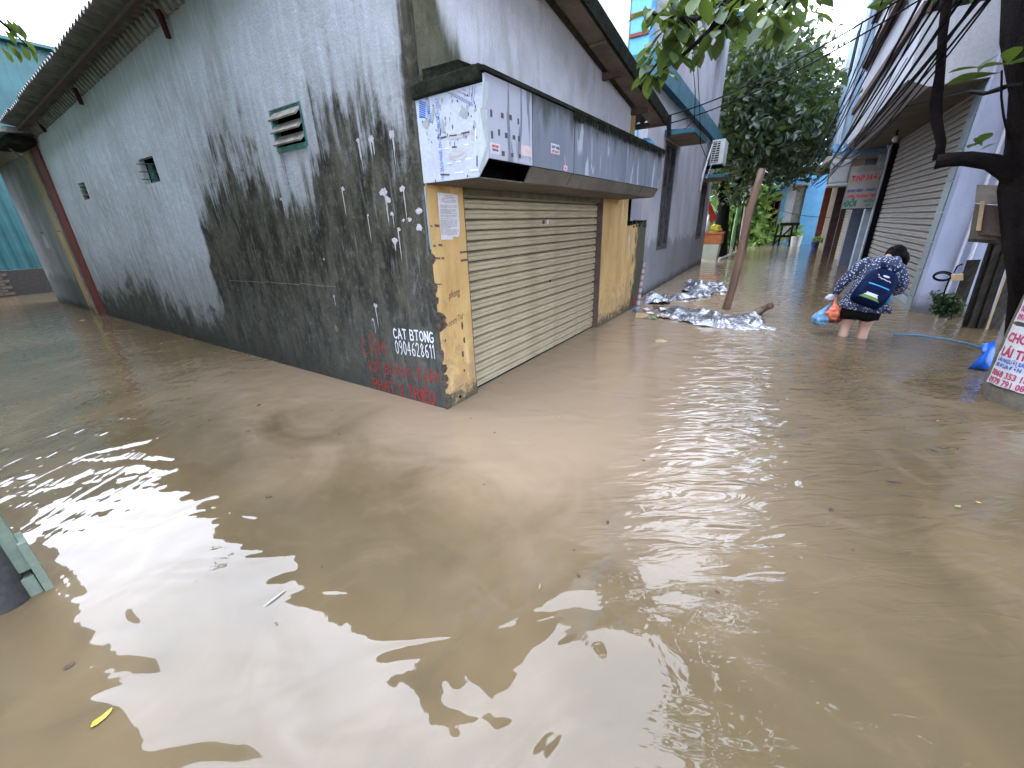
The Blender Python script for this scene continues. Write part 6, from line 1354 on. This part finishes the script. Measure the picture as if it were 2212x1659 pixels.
# carried bags
def bag(c, r_, sc_, mat, name, label, knot):
    m = MB(); m.ball(Hf(*c), r_, 12, sc_, .45); m.tube([Hf(c[0], c[1], c[2]+r_*sc_[2]*.7), Hf((c[0]+knot[0])/2, (c[1]+knot[1])/2, (c[2]+r_*sc_[2]+knot[2])/2), Hf(*knot)], [r_*.5, r_*.22, .012], 10)
    o = m.build(name, mat, label=label, cat='bag', smooth=True); remesh(o, .009, 1); return o
bag((-.285, .02, .20), .095, (1.05, .9, 1.0), 'bag_blue', 'plastic_bag', 'round pale blue plastic bag carried lowest in the left hand', (-.21, .10, .40))
bag((-.165, .0, .29), .085, (1.0, .8, 1.15), 'bag_orange', 'plastic_bag', 'orange plastic bag carried in the left hand', (-.205, .10, .43))
bag((-.13, .05, .22), .08, (1.1, .8, .9), 'bag_red', 'plastic_bag', 'dark red plastic bag hanging behind the orange one', (-.20, .11, .43))
bag((-.245, .07, .475), .05, (1.1, .8, .8), 'bag_clear', 'plastic_bag', 'small milky plastic bag bunched at the left wrist', (-.21, .11, .46))

# ================================================================== floating bits
bits = [(536, 932, 'leaf_d', .020), (717, 887, 'leaf_d', .014), (733, 939, 'leaf_d', .014), (559, 876, 'leaf_d', .022), (580, 1074, 'leaf_d', .022), (1046, 1048, 'leaf_d', .010), (766, 1048, 'leaf_d', .007), (1016, 973, 'leaf_d', .008), (696, 1226, 'leaf_d', .007), (597, 1348, 'leaf_d', .007), (1209, 902, 'leaf_o', .02), (1250, 1245, 'leaf_d', .012),
        (1550, 1280, 'leaf_d', .012), (1794, 1102, 'leaf_d', .022), (1842, 1189, 'leaf_d', .010), (1870, 930, 'leaf_d', .012), (1312, 1130, 'leaf_d', .016), (1680, 866, 'leaf_d', .018), (1018, 905, 'leaf_d', .012), (376, 886, 'leaf_d', .010), (1390, 996, 'leaf_d', .012), (630, 990, 'leaf_d', .010), (183, 934, 'leaf_d', .020), (884, 900, 'leaf_o', .01), (1450, 820, 'leaf_d', .012), (1240, 1190, 'leaf_d', .009)]
def flake(x, y, s, asp=.5, rot=None):
    p = onz(x, y); rot = random.uniform(0, PI) if rot is None else rot; e1 = np.array([math.cos(rot), math.sin(rot), 0]); e2 = np.array([-e1[1], e1[0], 0]); m = MB(); n = 9
    top = [m.w(p+e1*math.cos(2*PI*k/n)*s*random.uniform(.8, 1.1)+e2*math.sin(2*PI*k/n)*s*asp*random.uniform(.7, 1.1)+Z*(.004+random.uniform(0, .004))) for k in range(n)]
    c = m.w(p+Z*.010)
    for k in range(n): m.f.append([top[k], top[(k+1) % n], c])
    return m
for x, y, mt, s_ in bits: flake(x, y, s_).build('floating_leaf', mt, label='tiny dark leaf fragment floating on the brown water', cat='leaf', group='leaf fragments on the water', recalc=False)
flake(220, 1553, .034, .38, 1.25).build('yellow_leaf', 'leaf_y', label='yellow leaf floating in the lower left of the water', cat='leaf', recalc=False)
flake(150, 1440, .018, .5, .9).build('dark_leaf', 'leaf_d', label='dark curled leaf floating above the yellow leaf', cat='leaf', recalc=False)
flake(1932, 1042, .045, .22, -.3).build('brown_twig', 'leaf_d', label='long brown twig floating on the right of the water', cat='twig', recalc=False)
flake(2068, 1095, .02, .5, .2).build('green_leaf', 'leaf_o', label='small green-yellow leaf floating at the right', cat='leaf', recalc=False); flake(2112, 1087, .012, .5).build('yellow_petal', 'leaf_y', label='tiny yellow petal floating beside the green-yellow leaf', cat='petal', recalc=False)
flake(1180, 827, .018, .6).build('pink_petal', 'petal', label='pink petal floating in front of the shutter', cat='petal', recalc=False); flake(2025, 910, .012, .6).build('pink_petal', 'petal', label='tiny pink petal floating far right below the blue bag', cat='petal', recalc=False)
flake(1166, 1268, .018, .35, 1.4).build('green_sprig', 'leaf_o', label='small green sprig floating in the middle of the water', cat='leaf', recalc=False); flake(1068, 936, .012, .6).build('red_petal', 'redbrown', label='faded red petal floating near the building corner', cat='petal', recalc=False)
flake(57, 1032, .05, .6, .2).build('white_packet', 'tape_white', label='small white plastic packet floating at the left edge', cat='litter', recalc=False); flake(178, 692, .05, .4).build('yellow_scrap', 'yellow_bag', label='small yellow scrap floating at the red column', cat='litter', recalc=False)
flake(595, 1293, .05, .10, 1.0).build('thin_straw', 'film_grey', label='thin pale straw floating on the bright sky reflection', cat='straw', recalc=False)
for o in bpy.data.objects:
    for k in ('_sub', '_org'):
        if k in o: del o[k]
print('objects', len(bpy.data.objects), 'leaves', NLEAF)
